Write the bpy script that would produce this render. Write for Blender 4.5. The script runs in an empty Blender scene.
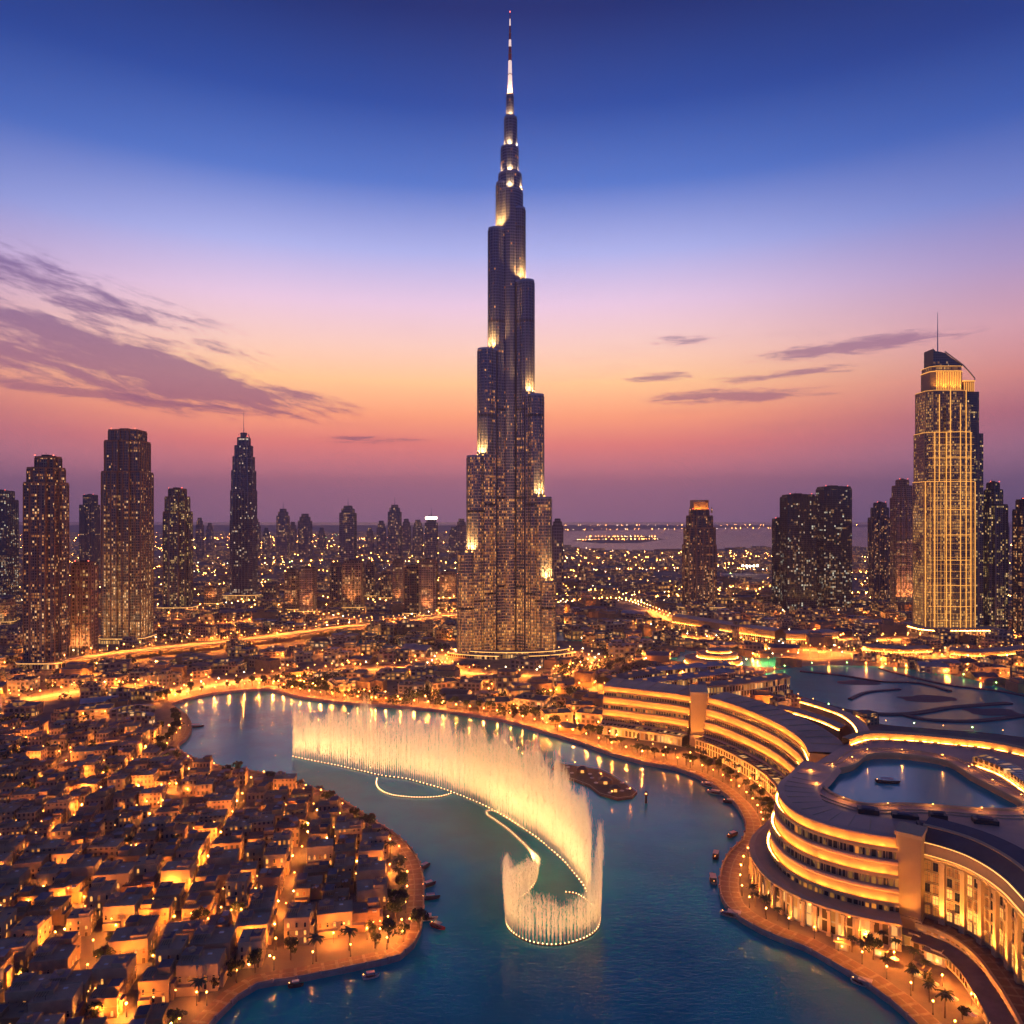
import bpy, math, random
from mathutils import Vector, Matrix
from mathutils.geometry import tessellate_polygon
random.seed(11)
R = math.radians
PI = math.pi
scene = bpy.context.scene
col = scene.collection

# ------------------------------------------------------------------ camera
CAM_H, FPX = 179.0, 750.0
cam = bpy.data.objects.new("camera", bpy.data.cameras.new("camera"))
cam.data.sensor_width = 36.0
cam.data.lens = 36.0 * FPX / 1024.0
cam.data.shift_y = 8.0 / 1024.0
cam.data.clip_start = 1.0
cam.data.clip_end = 90000.0
cam.location = (0, 0, CAM_H)
cam.rotation_euler = (R(90), 0, 0)
col.objects.link(cam)
scene.camera = cam

# ------------------------------------------------------------------ node helper
class N:
    """tiny expression wrapper round shader math nodes"""
    def __init__(s, nt, sock): s.nt = nt; s.s = sock
    def op(s, o, *a, clamp=False):
        n = s.nt.nodes.new('ShaderNodeMath'); n.operation = o; n.use_clamp = clamp
        s.nt.links.new(s.s, n.inputs[0])
        for i, b in enumerate(a):
            if isinstance(b, N): s.nt.links.new(b.s, n.inputs[i + 1])
            else: n.inputs[i + 1].default_value = b
        return N(s.nt, n.outputs[0])
    def __add__(s, b): return s.op('ADD', b)
    __radd__ = __add__
    def __sub__(s, b): return s.op('SUBTRACT', b)
    def __mul__(s, b): return s.op('MULTIPLY', b)
    __rmul__ = __mul__
    def __truediv__(s, b): return s.op('DIVIDE', b)
    def gt(s, b): return s.op('GREATER_THAN', b)
    def lt(s, b): return s.op('LESS_THAN', b)
    def pw(s, b): return s.op('POWER', b)
    def floor(s): return s.op('FLOOR')
    def fract(s): return s.op('FRACT')
    def abs(s): return s.op('ABSOLUTE')
    def clamp(s): return s.op('ADD', 0.0, clamp=True)
    def smooth(s, a, b):
        n = s.nt.nodes.new('ShaderNodeMapRange'); n.interpolation_type = 'SMOOTHSTEP'
        s.nt.links.new(s.s, n.inputs['Value'])
        n.inputs['From Min'].default_value = a; n.inputs['From Max'].default_value = b
        return N(s.nt, n.outputs['Result'])
def val(nt, v):
    n = nt.nodes.new('ShaderNodeValue'); n.outputs[0].default_value = v; return N(nt, n.outputs[0])
def vec(nt, x, y, z=0.0):
    n = nt.nodes.new('ShaderNodeCombineXYZ')
    for i, a in enumerate((x, y, z)):
        if isinstance(a, N): nt.links.new(a.s, n.inputs[i])
        else: n.inputs[i].default_value = a
    return n.outputs[0]
def noise(nt, v, scale, detail=3.0, rough=0.5, dist=0.0):
    n = nt.nodes.new('ShaderNodeTexNoise'); n.inputs['Scale'].default_value = scale
    n.inputs['Detail'].default_value = detail; n.inputs['Roughness'].default_value = rough
    n.inputs['Distortion'].default_value = dist
    if v is not None: nt.links.new(v, n.inputs['Vector'])
    return N(nt, n.outputs['Fac'])
def white(nt, v):
    n = nt.nodes.new('ShaderNodeTexWhiteNoise'); n.noise_dimensions = '3D'
    nt.links.new(v, n.inputs['Vector']); return N(nt, n.outputs['Value'])
def mixc(nt, f, a, b):
    n = nt.nodes.new('ShaderNodeMix'); n.data_type = 'RGBA'
    if isinstance(f, N): nt.links.new(f.s, n.inputs[0])
    else: n.inputs[0].default_value = f
    for i, c in ((6, a), (7, b)):
        if isinstance(c, (tuple, list)): n.inputs[i].default_value = (*c[:3], 1)
        else: nt.links.new(c, n.inputs[i])
    return n.outputs[2]
def ramp(nt, f, stops, interp='LINEAR'):
    n = nt.nodes.new('ShaderNodeValToRGB'); cr = n.color_ramp; cr.interpolation = interp
    while len(cr.elements) > 1: cr.elements.remove(cr.elements[0])
    for i, (p, c) in enumerate(stops):
        e = cr.elements[0] if i == 0 else cr.elements.new(p)
        e.position = p; e.color = (*c, 1)
    nt.links.new(f.s, n.inputs[0]); return n.outputs[0]
def lin(r, g, b):
    f = lambda c: (c / 255 / 12.92) if c / 255 <= 0.04045 else ((c / 255 + 0.055) / 1.055) ** 2.4
    return (f(r), f(g), f(b))

# ------------------------------------------------------------------ world: dusk sky
world = bpy.data.worlds.new("World"); scene.world = world; world.use_nodes = True
wt = world.node_tree; wt.nodes.clear()
def build_world():
    nt = wt
    tc = nt.nodes.new('ShaderNodeTexCoord')
    sx = nt.nodes.new('ShaderNodeSeparateXYZ'); nt.links.new(tc.outputs['Generated'], sx.inputs[0])
    x, y, z = (N(nt, sx.outputs[i]) for i in range(3))
    el = z.op('ARCSINE') * (180 / PI)
    az = x.op('ARCTAN2', y) * (180 / PI)          # 0 = north (towards the tower), + = east
    d = (az + 5.0).abs()
    # elevation gradient towards the afterglow
    t = (el / 60.0).clamp()
    glow = ramp(nt, t, [
        (0.000, lin(168, 120, 150)), (0.035, lin(188, 122, 150)), (0.062, lin(224, 130, 142)),
        (0.095, lin(248, 132, 122)), (0.130, lin(268, 166, 120)), (0.172, lin(266, 204, 146)),
        (0.215, lin(252, 204, 188)), (0.265, lin(230, 196, 220)), (0.325, lin(168, 172, 226)),
        (0.40, lin(78, 112, 192)), (0.48, lin(32, 70, 152)), (0.57, lin(10, 38, 106)), (1.0, lin(7, 24, 76))])
    side = ramp(nt, t, [
        (0.000, lin(114, 98, 136)), (0.035, lin(134, 104, 142)), (0.075, lin(166, 112, 140)),
        (0.115, lin(176, 102, 122)), (0.155, lin(212, 132, 130)), (0.205, lin(208, 152, 168)),
        (0.27, lin(160, 142, 190)), (0.335, lin(104, 122, 192)), (0.41, lin(50, 84, 164)),
        (0.49, lin(22, 52, 126)), (0.58, lin(8, 30, 88)), (1.0, lin(12, 26, 74))])
    anti = ramp(nt, t, [
        (0.0, lin(72, 80, 124)), (0.12, lin(100, 114, 176)), (0.3, lin(84, 106, 182)), (0.6, lin(36, 58, 130)), (1.0, lin(16, 32, 84))])
    c = mixc(nt, d.smooth(12, 44), glow, side)
    c = mixc(nt, d.smooth(45, 110), c, anti)
    # clouds: long streaks in azimuth / elevation, thick to the north west, thin to the north east
    def mask(ca, ce, ra, re, ang):
        ca_, sa_ = math.cos(R(ang)), math.sin(R(ang))
        da, de = az - ca, el - ce
        u = (da * ca_ + de * sa_) / ra
        v = (de * ca_ - da * sa_) / re
        r2 = u * u + v * v
        return (val(nt, 1.0) - r2.op('SQRT')).clamp()
    uv = vec(nt, az * 0.10 , (el + az * 0.22) * 0.48, 1.7)
    n1 = noise(nt, uv, 1.5, 9, 0.6, 0.5)
    uv2 = vec(nt, az * 0.13, (el + az * 0.02) * 0.9, 5.2)
    n2 = noise(nt, uv2, 2.6, 8, 0.68, 0.5)
    m1 = mask(-34, 11.4, 25, 3.0, -9.5).op('MAXIMUM', mask(-31, 14.2, 18, 2.8, -14) * 0.36).clamp()
    n1b = noise(nt, vec(nt, az * 0.35, (el + az * 0.2) * 1.6, 4.0), 1.5, 6, 0.65, 0.4)
    c1 = ((m1 * 2.2).op('MINIMUM', 0.95) + (n1 - 0.5) * 2.4 + (n1b - 0.5) * 1.5).smooth(0.25, 1.0) * m1.smooth(0.0, 0.1)
    m1b = mask(-30, 8.4, 19, 0.55, -3.5)
    m2 = mask(16.5, 9.0, 8.5, 0.75, 0).op('ADD', mask(25, 11.9, 8.5, 0.75, 3)).op('ADD', mask(11, 10.6, 3.2, 0.5, 0) * .8) \
        .op('ADD', mask(20, 10.3, 7, 0.5, 3) * 0.8).op('ADD', mask(-10, 6.0, 6, 0.4, 0) * 0.7).op('ADD', mask(13, 13.2, 4, 0.5, 0) * 0.6).op('ADD', m1b)
    c2 = ((m2 * 1.25) + (n2 - 0.5) * 3.2).smooth(0.1, 0.95) * m2.smooth(0.0, 0.2)
    cc = ramp(nt, t, [(0.0, lin(98, 70, 108)), (0.12, lin(150, 84, 112)), (0.17, lin(152, 96, 128)), (0.22, lin(128, 92, 134)), (0.32, lin(104, 92, 152)), (0.5, lin(80, 84, 160))])
    c = mixc(nt, c1 * 0.84, c, cc)
    c = mixc(nt, c2 * 0.72, c, cc)
    # faint high veil
    n3 = noise(nt, vec(nt, az * 0.06, el * 0.5, 9.0), 1.3, 5, 0.6)
    c = mixc(nt, (n3 - 0.55).smooth(0.0, 0.35) * el.smooth(3, 8) * (val(nt, 1.0) - el.smooth(12, 18)) * 0.22, c, cc)
    below = mixc(nt, (el * -1.0).smooth(0.0, 3.0), c, lin(60, 48, 66))
    bg = nt.nodes.new('ShaderNodeBackground'); nt.links.new(below, bg.inputs[0]); bg.inputs[1].default_value = 1.24
    sky = nt.nodes.new('ShaderNodeTexSky'); sky.sky_type = 'NISHITA'; sky.sun_disc = False
    sky.sun_elevation = R(-2.0); sky.sun_rotation = R(-5)
    bg2 = nt.nodes.new('ShaderNodeBackground'); nt.links.new(sky.outputs[0], bg2.inputs[0]); bg2.inputs[1].default_value = 0.05
    ad = nt.nodes.new('ShaderNodeAddShader'); nt.links.new(bg.outputs[0], ad.inputs[0]); nt.links.new(bg2.outputs[0], ad.inputs[1])
    out = nt.nodes.new('ShaderNodeOutputWorld'); nt.links.new(ad.outputs[0], out.inputs[0])
build_world()

scene.view_settings.view_transform = 'Standard'
scene.view_settings.look = 'None'
scene.view_settings.exposure = 0.0
scene.view_settings.gamma = 1.0
scene.view_settings.use_curve_mapping = False
cy = scene.cycles
cy.use_denoising = True
cy.max_bounces = 5; cy.diffuse_bounces = 2; cy.glossy_bounces = 3; cy.transmission_bounces = 3
cy.transparent_max_bounces = 12; cy.volume_bounces = 0
cy.sample_clamp_indirect = 4.0
cy.sample_clamp_direct = 0.0
cy.caustics_reflective = False; cy.caustics_refractive = False
cy.use_light_tree = True
cy.use_adaptive_sampling = True; cy.adaptive_threshold = 0.025

# ------------------------------------------------------------------ materials
MAT = {}
def mat(name, color=(0.3, 0.3, 0.3), rough=0.7, metal=0.0, var=0.0, vscale=0.2, emit=None, estr=0.0, spec=0.5, sample=True, c2=None, bump=0.0):
    m = bpy.data.materials.new(name); m.use_nodes = True; nt = m.node_tree
    b = nt.nodes['Principled BSDF']
    b.inputs['Roughness'].default_value = rough; b.inputs['Metallic'].default_value = metal
    b.inputs['Specular IOR Level'].default_value = spec
    tc = nt.nodes.new('ShaderNodeTexCoord')
    if var > 0:
        f = noise(nt, tc.outputs['Object'], vscale, 5, 0.6)
        oi = nt.nodes.new('ShaderNodeObjectInfo'); rnd = N(nt, oi.outputs['Random'])
        lo = tuple(c * (1 - var) for c in color); hi = c2 or tuple(min(1, c * (1 + var)) for c in color)
        nt.links.new(mixc(nt, ((f - 0.5) * 1.6 + (rnd - 0.5) * 0.7 + 0.5).clamp(), lo, hi), b.inputs['Base Color'])
    else: b.inputs['Base Color'].default_value = (*color, 1)
    if bump > 0:
        bn = nt.nodes.new('ShaderNodeBump'); bn.inputs['Strength'].default_value = bump; bn.inputs['Distance'].default_value = 0.3
        nt.links.new(noise(nt, tc.outputs['Object'], vscale * 6, 4).s, bn.inputs['Height']); nt.links.new(bn.outputs[0], b.inputs['Normal'])
    if emit:
        b.inputs['Emission Color'].default_value = (*emit, 1); b.inputs['Emission Strength'].default_value = estr
    if not sample: m.cycles.emission_sampling = 'NONE'
    MAT[name] = m
    return m

WARM, GOLD, PALE, COOL = (1.0, 0.30, 0.04), (1.0, 0.42, 0.085), (1.0, 0.60, 0.26), (0.75, 0.9, 1.0)
def facade(name, glass, frame, cw=3.4, ch=3.8, p0=0.12, p1=0.2, zh=150.0, cols=(GOLD, PALE), strength=1.6, mu=0.18, mv=0.24, rough=0.12,
           streak=0.0, bay=0.0, baycol=None, fmetal=0.0, glow=0.0, glow_lines=0.0):
    """curtain wall: UV is in metres (u round the plan, v up); single panes are lit at random"""
    m = bpy.data.materials.new(name); m.use_nodes = True; nt = m.node_tree
    b = nt.nodes['Principled BSDF']
    uvn = nt.nodes.new('ShaderNodeUVMap'); uvn.uv_map = 'UVMap'
    sp = nt.nodes.new('ShaderNodeSeparateXYZ'); nt.links.new(uvn.outputs[0], sp.inputs[0])
    u, v = N(nt, sp.outputs[0]), N(nt, sp.outputs[1])
    oi = nt.nodes.new('ShaderNodeObjectInfo'); rnd = N(nt, oi.outputs['Random']) * 97.0
    fu, fv = (u / cw), (v / ch)
    cu, cv = fu.floor(), fv.floor(); uu, vv = fu.fract(), fv.fract()
    win = uu.gt(mu) * vv.gt(mv) * uu.lt(1 - mu * 0.3)
    if bay > 0:   # solid pier between groups of panes
        bu = (u / bay).fract(); pier = bu.lt(0.16); win = win * (val(nt, 1.0) - pier)
    w = white(nt, vec(nt, cu, cv, rnd))
    w2 = white(nt, vec(nt, cv, cu, rnd + 3.3))
    wf = white(nt, vec(nt, cv, (u / (cw * 7)).floor(), rnd + 8.1))       # a whole flat lit
    wc = white(nt, vec(nt, cu, 3.0, rnd + 1.0))                          # stair cores
    pat = noise(nt, vec(nt, u * 0.03, v * 0.022, rnd), 1.0, 3, 0.6)
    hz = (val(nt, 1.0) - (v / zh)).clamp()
    p = (hz * p1 + p0) * pat.smooth(0.3, 0.72) * 1.7
    lit = w.lt(p)
    lit = (lit + wf.lt(p * 0.55) * w.lt(0.8)).clamp()
    if streak > 0: lit = (lit + wc.lt(streak) * w.lt(0.75)).clamp()
    ecol = mixc(nt, w2 * w2, cols[0], cols[1])
    e = lit * win * (w2 * w2 * 0.95 + 0.26) * (strength * 0.62)
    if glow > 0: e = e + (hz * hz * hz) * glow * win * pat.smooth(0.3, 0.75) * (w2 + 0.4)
    if glow_lines > 0: e = e + (hz * hz) * glow_lines * (vv.lt(0.16) * 1.0 + uu.lt(0.12) * 0.5) * (pat * 0.8 + 0.35)  # gold light put into slab and mullion lines, stronger towards the foot
    base = mixc(nt, win, frame, glass)
    nt.links.new(base, b.inputs['Base Color'])
    rr = (val(nt, 1.0) - win) * 0.45 + rough
    nt.links.new(rr.s, b.inputs['Roughness'])
    nt.links.new((win * 0.35 + fmetal * 0.4).s, b.inputs['Metallic'])
    nt.links.new(ecol, b.inputs['Emission Color']); nt.links.new(e.s, b.inputs['Emission Strength'])
    m.cycles.emission_sampling = 'NONE'
    MAT[name] = m
    return m

mat('asphalt', (0.12, 0.105, 0.095), 0.75, var=0.35, vscale=0.05)
mat('paving', (0.24, 0.16, 0.12), 0.7, var=0.25, vscale=0.15)
def paving_mat():
    m = MAT['paving']; nt = m.node_tree; b = nt.nodes['Principled BSDF']; uvn = nt.nodes.new('ShaderNodeUVMap'); uvn.uv_map = 'UVMap'
    sp = nt.nodes.new('ShaderNodeSeparateXYZ'); nt.links.new(uvn.outputs[0], sp.inputs[0]); u, v = N(nt, sp.outputs[0]), N(nt, sp.outputs[1])
    st = (u / 5.5).fract().lt(.22); ed = (v / 4.2).fract().lt(.14); ti = white(nt, vec(nt, (u / 1.1).floor(), (v / 1.1).floor(), 2.0)); gr = noise(nt, vec(nt, u, v), .25, 5, .65)
    c = mixc(nt, (st + ed).clamp(), (0.20, 0.105, 0.07), (0.29, 0.21, 0.15)); c = mixc(nt, ti * .5, c, (0.12, 0.075, 0.055)); c = mixc(nt, gr.smooth(.45, .75) * .6, c, (0.07, 0.045, 0.035))
    nt.links.new(c, b.inputs['Base Color'])
paving_mat()
mat('quay_stone', (0.32, 0.25, 0.2), 0.8, var=0.3, vscale=0.3)
mat('plaster_sand', (0.34, 0.21, 0.10), 0.85, var=0.25, vscale=0.2)
mat('plaster_rose', (0.28, 0.155, 0.085), 0.85, var=0.25, vscale=0.2)
mat('plaster_cream', (0.40, 0.27, 0.15), 0.85, var=0.25, vscale=0.2)
mat('roof_grey', (0.12, 0.105, 0.12), 0.8, var=0.45, vscale=0.15)
mat('roof_tan', (0.27, 0.19, 0.15), 0.8, var=0.4, vscale=0.15)
mat('roof_pale', (0.34, 0.29, 0.27), 0.75, var=0.35, vscale=0.15)
mat('roof_dark', (0.06, 0.06, 0.075), 0.7, var=0.4, vscale=0.15)
mat('roof_membrane', (0.58, 0.34, 0.21), 0.6, var=0.4, vscale=0.03)
mat('wood', (0.13, 0.075, 0.045), 0.7, var=0.4, vscale=0.5)
mat('concrete', (0.30, 0.24, 0.19), 0.8, var=0.2, vscale=0.1)
mat('metal_dark', (0.05, 0.05, 0.055), 0.45, 0.6)
mat('metal_pale', (0.45, 0.42, 0.40), 0.35, 0.8)
mat('steel', (0.20, 0.22, 0.28), 0.3, 0.85)
mat('stone_hotel', (0.48, 0.31, 0.14), 0.75, var=0.15, vscale=0.1)
mat('stone_trim', (0.54, 0.37, 0.19), 0.7, var=0.12, vscale=0.2)
mat('glass_dark', (0.03, 0.035, 0.05), 0.1, 0.3)
mat('pane_lit', (0.1, 0.08, 0.05), 0.3, emit=GOLD, estr=1.5, sample=False)
mat('pane_dim', (0.06, 0.05, 0.05), 0.15, emit=WARM, estr=0.35, sample=False)
mat('pane_dark', (0.025, 0.03, 0.045), 0.1)
mat('bulb', (0.9, 0.6, 0.3), 0.4, emit=(1.0, 0.40, 0.09), estr=10.0, sample=False)
mat('bulb_far', (0.9, 0.6, 0.3), 0.4, emit=(1.0, 0.34, 0.06), estr=110.0)
mat('bulb_white', (0.9, 0.8, 0.7), 0.4, emit=(1.0, 0.72, 0.42), estr=30.0)
mat('bulb_green', (0.5, 0.8, 0.4), 0.4, emit=(0.45, 1.0, 0.22), estr=45.0)
mat('bulb_red', (0.8, 0.1, 0.05), 0.4, emit=(1.0, 0.10, 0.05), estr=9.0, sample=False)
mat('bulb_fountain', (0.9, 0.8, 0.6), 0.4, emit=(1.0, 0.58, 0.22), estr=9.0)
mat('cove', (0.9, 0.7, 0.4), 0.5, emit=(1.0, 0.38, 0.055), estr=60.0)
def uneven(name, base):
    m = MAT[name]; nt = m.node_tree; b = nt.nodes['Principled BSDF']; uvn = nt.nodes.new('ShaderNodeUVMap'); uvn.uv_map = 'UVMap'
    sp = nt.nodes.new('ShaderNodeSeparateXYZ'); nt.links.new(uvn.outputs[0], sp.inputs[0]); u = N(nt, sp.outputs[0])
    w = white(nt, vec(nt, (u / 2.4).floor(), 1.0, 4.0)); g = (u / 7.2).fract().gt(.09)
    nt.links.new((g * (w * 1.1 + 0.35) * base).s, b.inputs['Emission Strength'])
uneven('cove', 60.0)
mat('cove_tower', (0.9, 0.7, 0.4), 0.5, emit=(1.0, 0.47, 0.10), estr=2.6)
mat('neon_gold', (0.9, 0.6, 0.2), 0.5, emit=(1.0, 0.42, 0.06), estr=1.25, sample=False)
mat('spire_white', (0.8, 0.7, 0.62), 0.4, emit=(1.0, 0.72, 0.6), estr=0.9, sample=False)
mat('spire_red', (0.4, 0.07, 0.05), 0.5)
mat('leaf_dark', (0.035, 0.05, 0.02), 0.7, var=0.5, vscale=0.6)
mat('leaf_palm', (0.05, 0.065, 0.025), 0.6, var=0.4, vscale=0.6)
mat('bark', (0.12, 0.08, 0.055), 0.9, var=0.3, vscale=1.0)
mat('canvas', (0.6, 0.5, 0.42), 0.8, var=0.2, vscale=1.0)
mat('hull_dark', (0.09, 0.05, 0.035), 0.6, var=0.3, vscale=1.0)
mat('hull_white', (0.6, 0.55, 0.5), 0.5)
mat('hull_red', (0.4, 0.06, 0.04), 0.5)
mat('turf', (0.05, 0.07, 0.03), 0.9, var=0.4, vscale=0.1)

def ground_mat():
    m = bpy.data.materials.new('ground'); m.use_nodes = True; nt = m.node_tree; b = nt.nodes['Principled BSDF']
    tc = nt.nodes.new('ShaderNodeTexCoord')
    f = noise(nt, tc.outputs['Object'], 0.004, 8, 0.65); g = noise(nt, tc.outputs['Object'], 0.06, 4, 0.6)
    c = mixc(nt, (f - 0.5) * 2.4 + 0.5, (0.10, 0.075, 0.06), (0.26, 0.20, 0.155))
    c = mixc(nt, g.smooth(0.4, 0.7) * 0.6, c, (0.07, 0.06, 0.05))
    nt.links.new(c, b.inputs['Base Color']); b.inputs['Roughness'].default_value = 0.9
    MAT['ground'] = m
ground_mat()
def water_mat(name, c1, c2, rough=0.10, bump=0.35, sx=0.10, sy=0.45, depth=0.15):
    m = bpy.data.materials.new(name); m.use_nodes = True; nt = m.node_tree; b = nt.nodes['Principled BSDF']
    tc = nt.nodes.new('ShaderNodeTexCoord')
    f = noise(nt, tc.outputs['Object'], 0.012, 4, 0.55)
    nt.links.new(mixc(nt, f.smooth(0.35, 0.65), c1, c2), b.inputs['Base Color'])
    b.inputs['Roughness'].default_value = rough; b.inputs['IOR'].default_value = 1.48
    mp = nt.nodes.new('ShaderNodeMapping'); nt.links.new(tc.outputs['Object'], mp.inputs[0]); mp.inputs['Scale'].default_value = (sx, sy, 1)
    n1 = noise(nt, mp.outputs[0], 1.0, 5, 0.6, 0.6)
    n2 = noise(nt, tc.outputs['Object'], 0.03, 3, 0.6)
    bn = nt.nodes.new('ShaderNodeBump'); bn.inputs['Strength'].default_value = bump; bn.inputs['Distance'].default_value = depth
    nt.links.new((n1 * (n2 * 1.4 + 0.3)).s, bn.inputs['Height']); nt.links.new(bn.outputs[0], b.inputs['Normal'])
    MAT[name] = m
water_mat('lake_water', (0.0, 0.27, 0.25), (0.0, 0.42, 0.36), 0.11, 0.7, 0.22, 0.7, 0.22)
water_mat('lagoon_water', (0.0, 0.34, 0.31), (0.01, 0.45, 0.40), 0.16, 0.5)
water_mat('pool_water', (0.0, 0.34, 0.36), (0.01, 0.42, 0.42), 0.18, 0.4)
water_mat('sea_water', (0.08, 0.06, 0.12), (0.10, 0.08, 0.14), 0.3, 0.6)

facade('f_brown', (0.04, 0.05, 0.07), (0.15, 0.115, 0.11), 2.9, 3.5, 0.16, 0.34, 230, (WARM, PALE), 1.7, 0.26, 0.30, bay=13.0)
facade('f_grid', (0.045, 0.065, 0.09), (0.18, 0.14, 0.13), 3.0, 3.9, 0.12, 0.50, 250, ((1.0, 0.34, 0.05), PALE), 1.35, 0.25, 0.30, bay=16.5, glow=0.8, glow_lines=0.6)
facade('f_olive', (0.04, 0.05, 0.06), (0.14, 0.12, 0.12), 3.1, 3.6, 0.16, 0.16, 260, ((1.0, 0.62, 0.14), PALE), 1.5, 0.25, 0.30, bay=18.0)
facade('f_slate', (0.035, 0.05, 0.09), (0.13, 0.12, 0.15), 3.2, 4.2, 0.05, 0.05, 380, (PALE, (1, .85, .65)), 1.4, 0.2, 0.28)
facade('f_blue', (0.04, 0.065, 0.09), (0.07, 0.08, 0.11), 3.4, 4.0, 0.10, 0.16, 230, (GOLD, (0.85, 0.9, 0.7)), 1.1, 0.12, 0.22)
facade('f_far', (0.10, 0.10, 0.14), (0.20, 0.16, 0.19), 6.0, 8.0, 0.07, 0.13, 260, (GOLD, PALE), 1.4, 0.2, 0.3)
facade('f_mid', (0.09, 0.06, 0.05), (0.42, 0.24, 0.16), 4.4, 4.6, 0.12, 0.30, 110, (GOLD, PALE), 1.3, 0.3, 0.35, glow=0.5)
facade('f_middark', (0.05, 0.05, 0.06), (0.12, 0.10, 0.11), 4.4, 4.6, 0.10, 0.2, 110, (GOLD, PALE), 1.3, 0.3, 0.35)
facade('f_super', (0.05, 0.09, 0.18), (0.13, 0.15, 0.22), 2.3, 3.9, 0.03, 0.58, 400, ((1.0, 0.30, 0.03), (1.0, 0.43, 0.09)), 1.35, 0.2, 0.36, streak=0.015, fmetal=0.35, rough=0.2, glow=0.42, glow_lines=0.85)
facade('f_gold', (0.09, 0.06, 0.05), (0.30, 0.2, 0.13), 2.8, 4.4, 0.34, 0.34, 520, (GOLD, (1.0, 0.5, 0.12)), 1.0, 0.22, 0.3, glow=0.5)
facade('f_rose', (0.12, 0.08, 0.07), (0.50, 0.28, 0.20), 3.3, 4.2, 0.04, 0.10, 250, (GOLD, PALE), 1.3, 0.32, 0.36, glow=0.5)
facade('f_low', (0.08, 0.055, 0.045), (0.32, 0.21, 0.14), 4.0, 4.0, 0.30, 0.25, 18, (GOLD, (1.0, 0.42, 0.1)), 1.8, 0.3, 0.38, rough=0.3)
facade('f_low2', (0.05, 0.05, 0.055), (0.24, 0.19, 0.17), 4.5, 4.0, 0.24, 0.25, 18, (GOLD, PALE), 1.6, 0.3, 0.4, rough=0.3)
facade('f_house', (0.05, 0.04, 0.04), (0.32, 0.21, 0.135), 3.0, 3.6, 0.12, 0.15, 10, (GOLD, WARM), 1.8, 0.42, 0.45, rough=0.5)
facade('f_glazing', (0.06, 0.045, 0.035), (0.30, 0.2, 0.13), 2.2, 3.6, 0.22, 0.0, 50, (GOLD, WARM), 1.1, 0.2, 0.16)
facade('f_shop', (0.10, 0.07, 0.04), (0.42, 0.3, 0.2), 3.4, 5.4, 0.42, 0.2, 12, (GOLD, (1.0, 0.55, 0.18)), 1.7, 0.28, 0.14)

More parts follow.
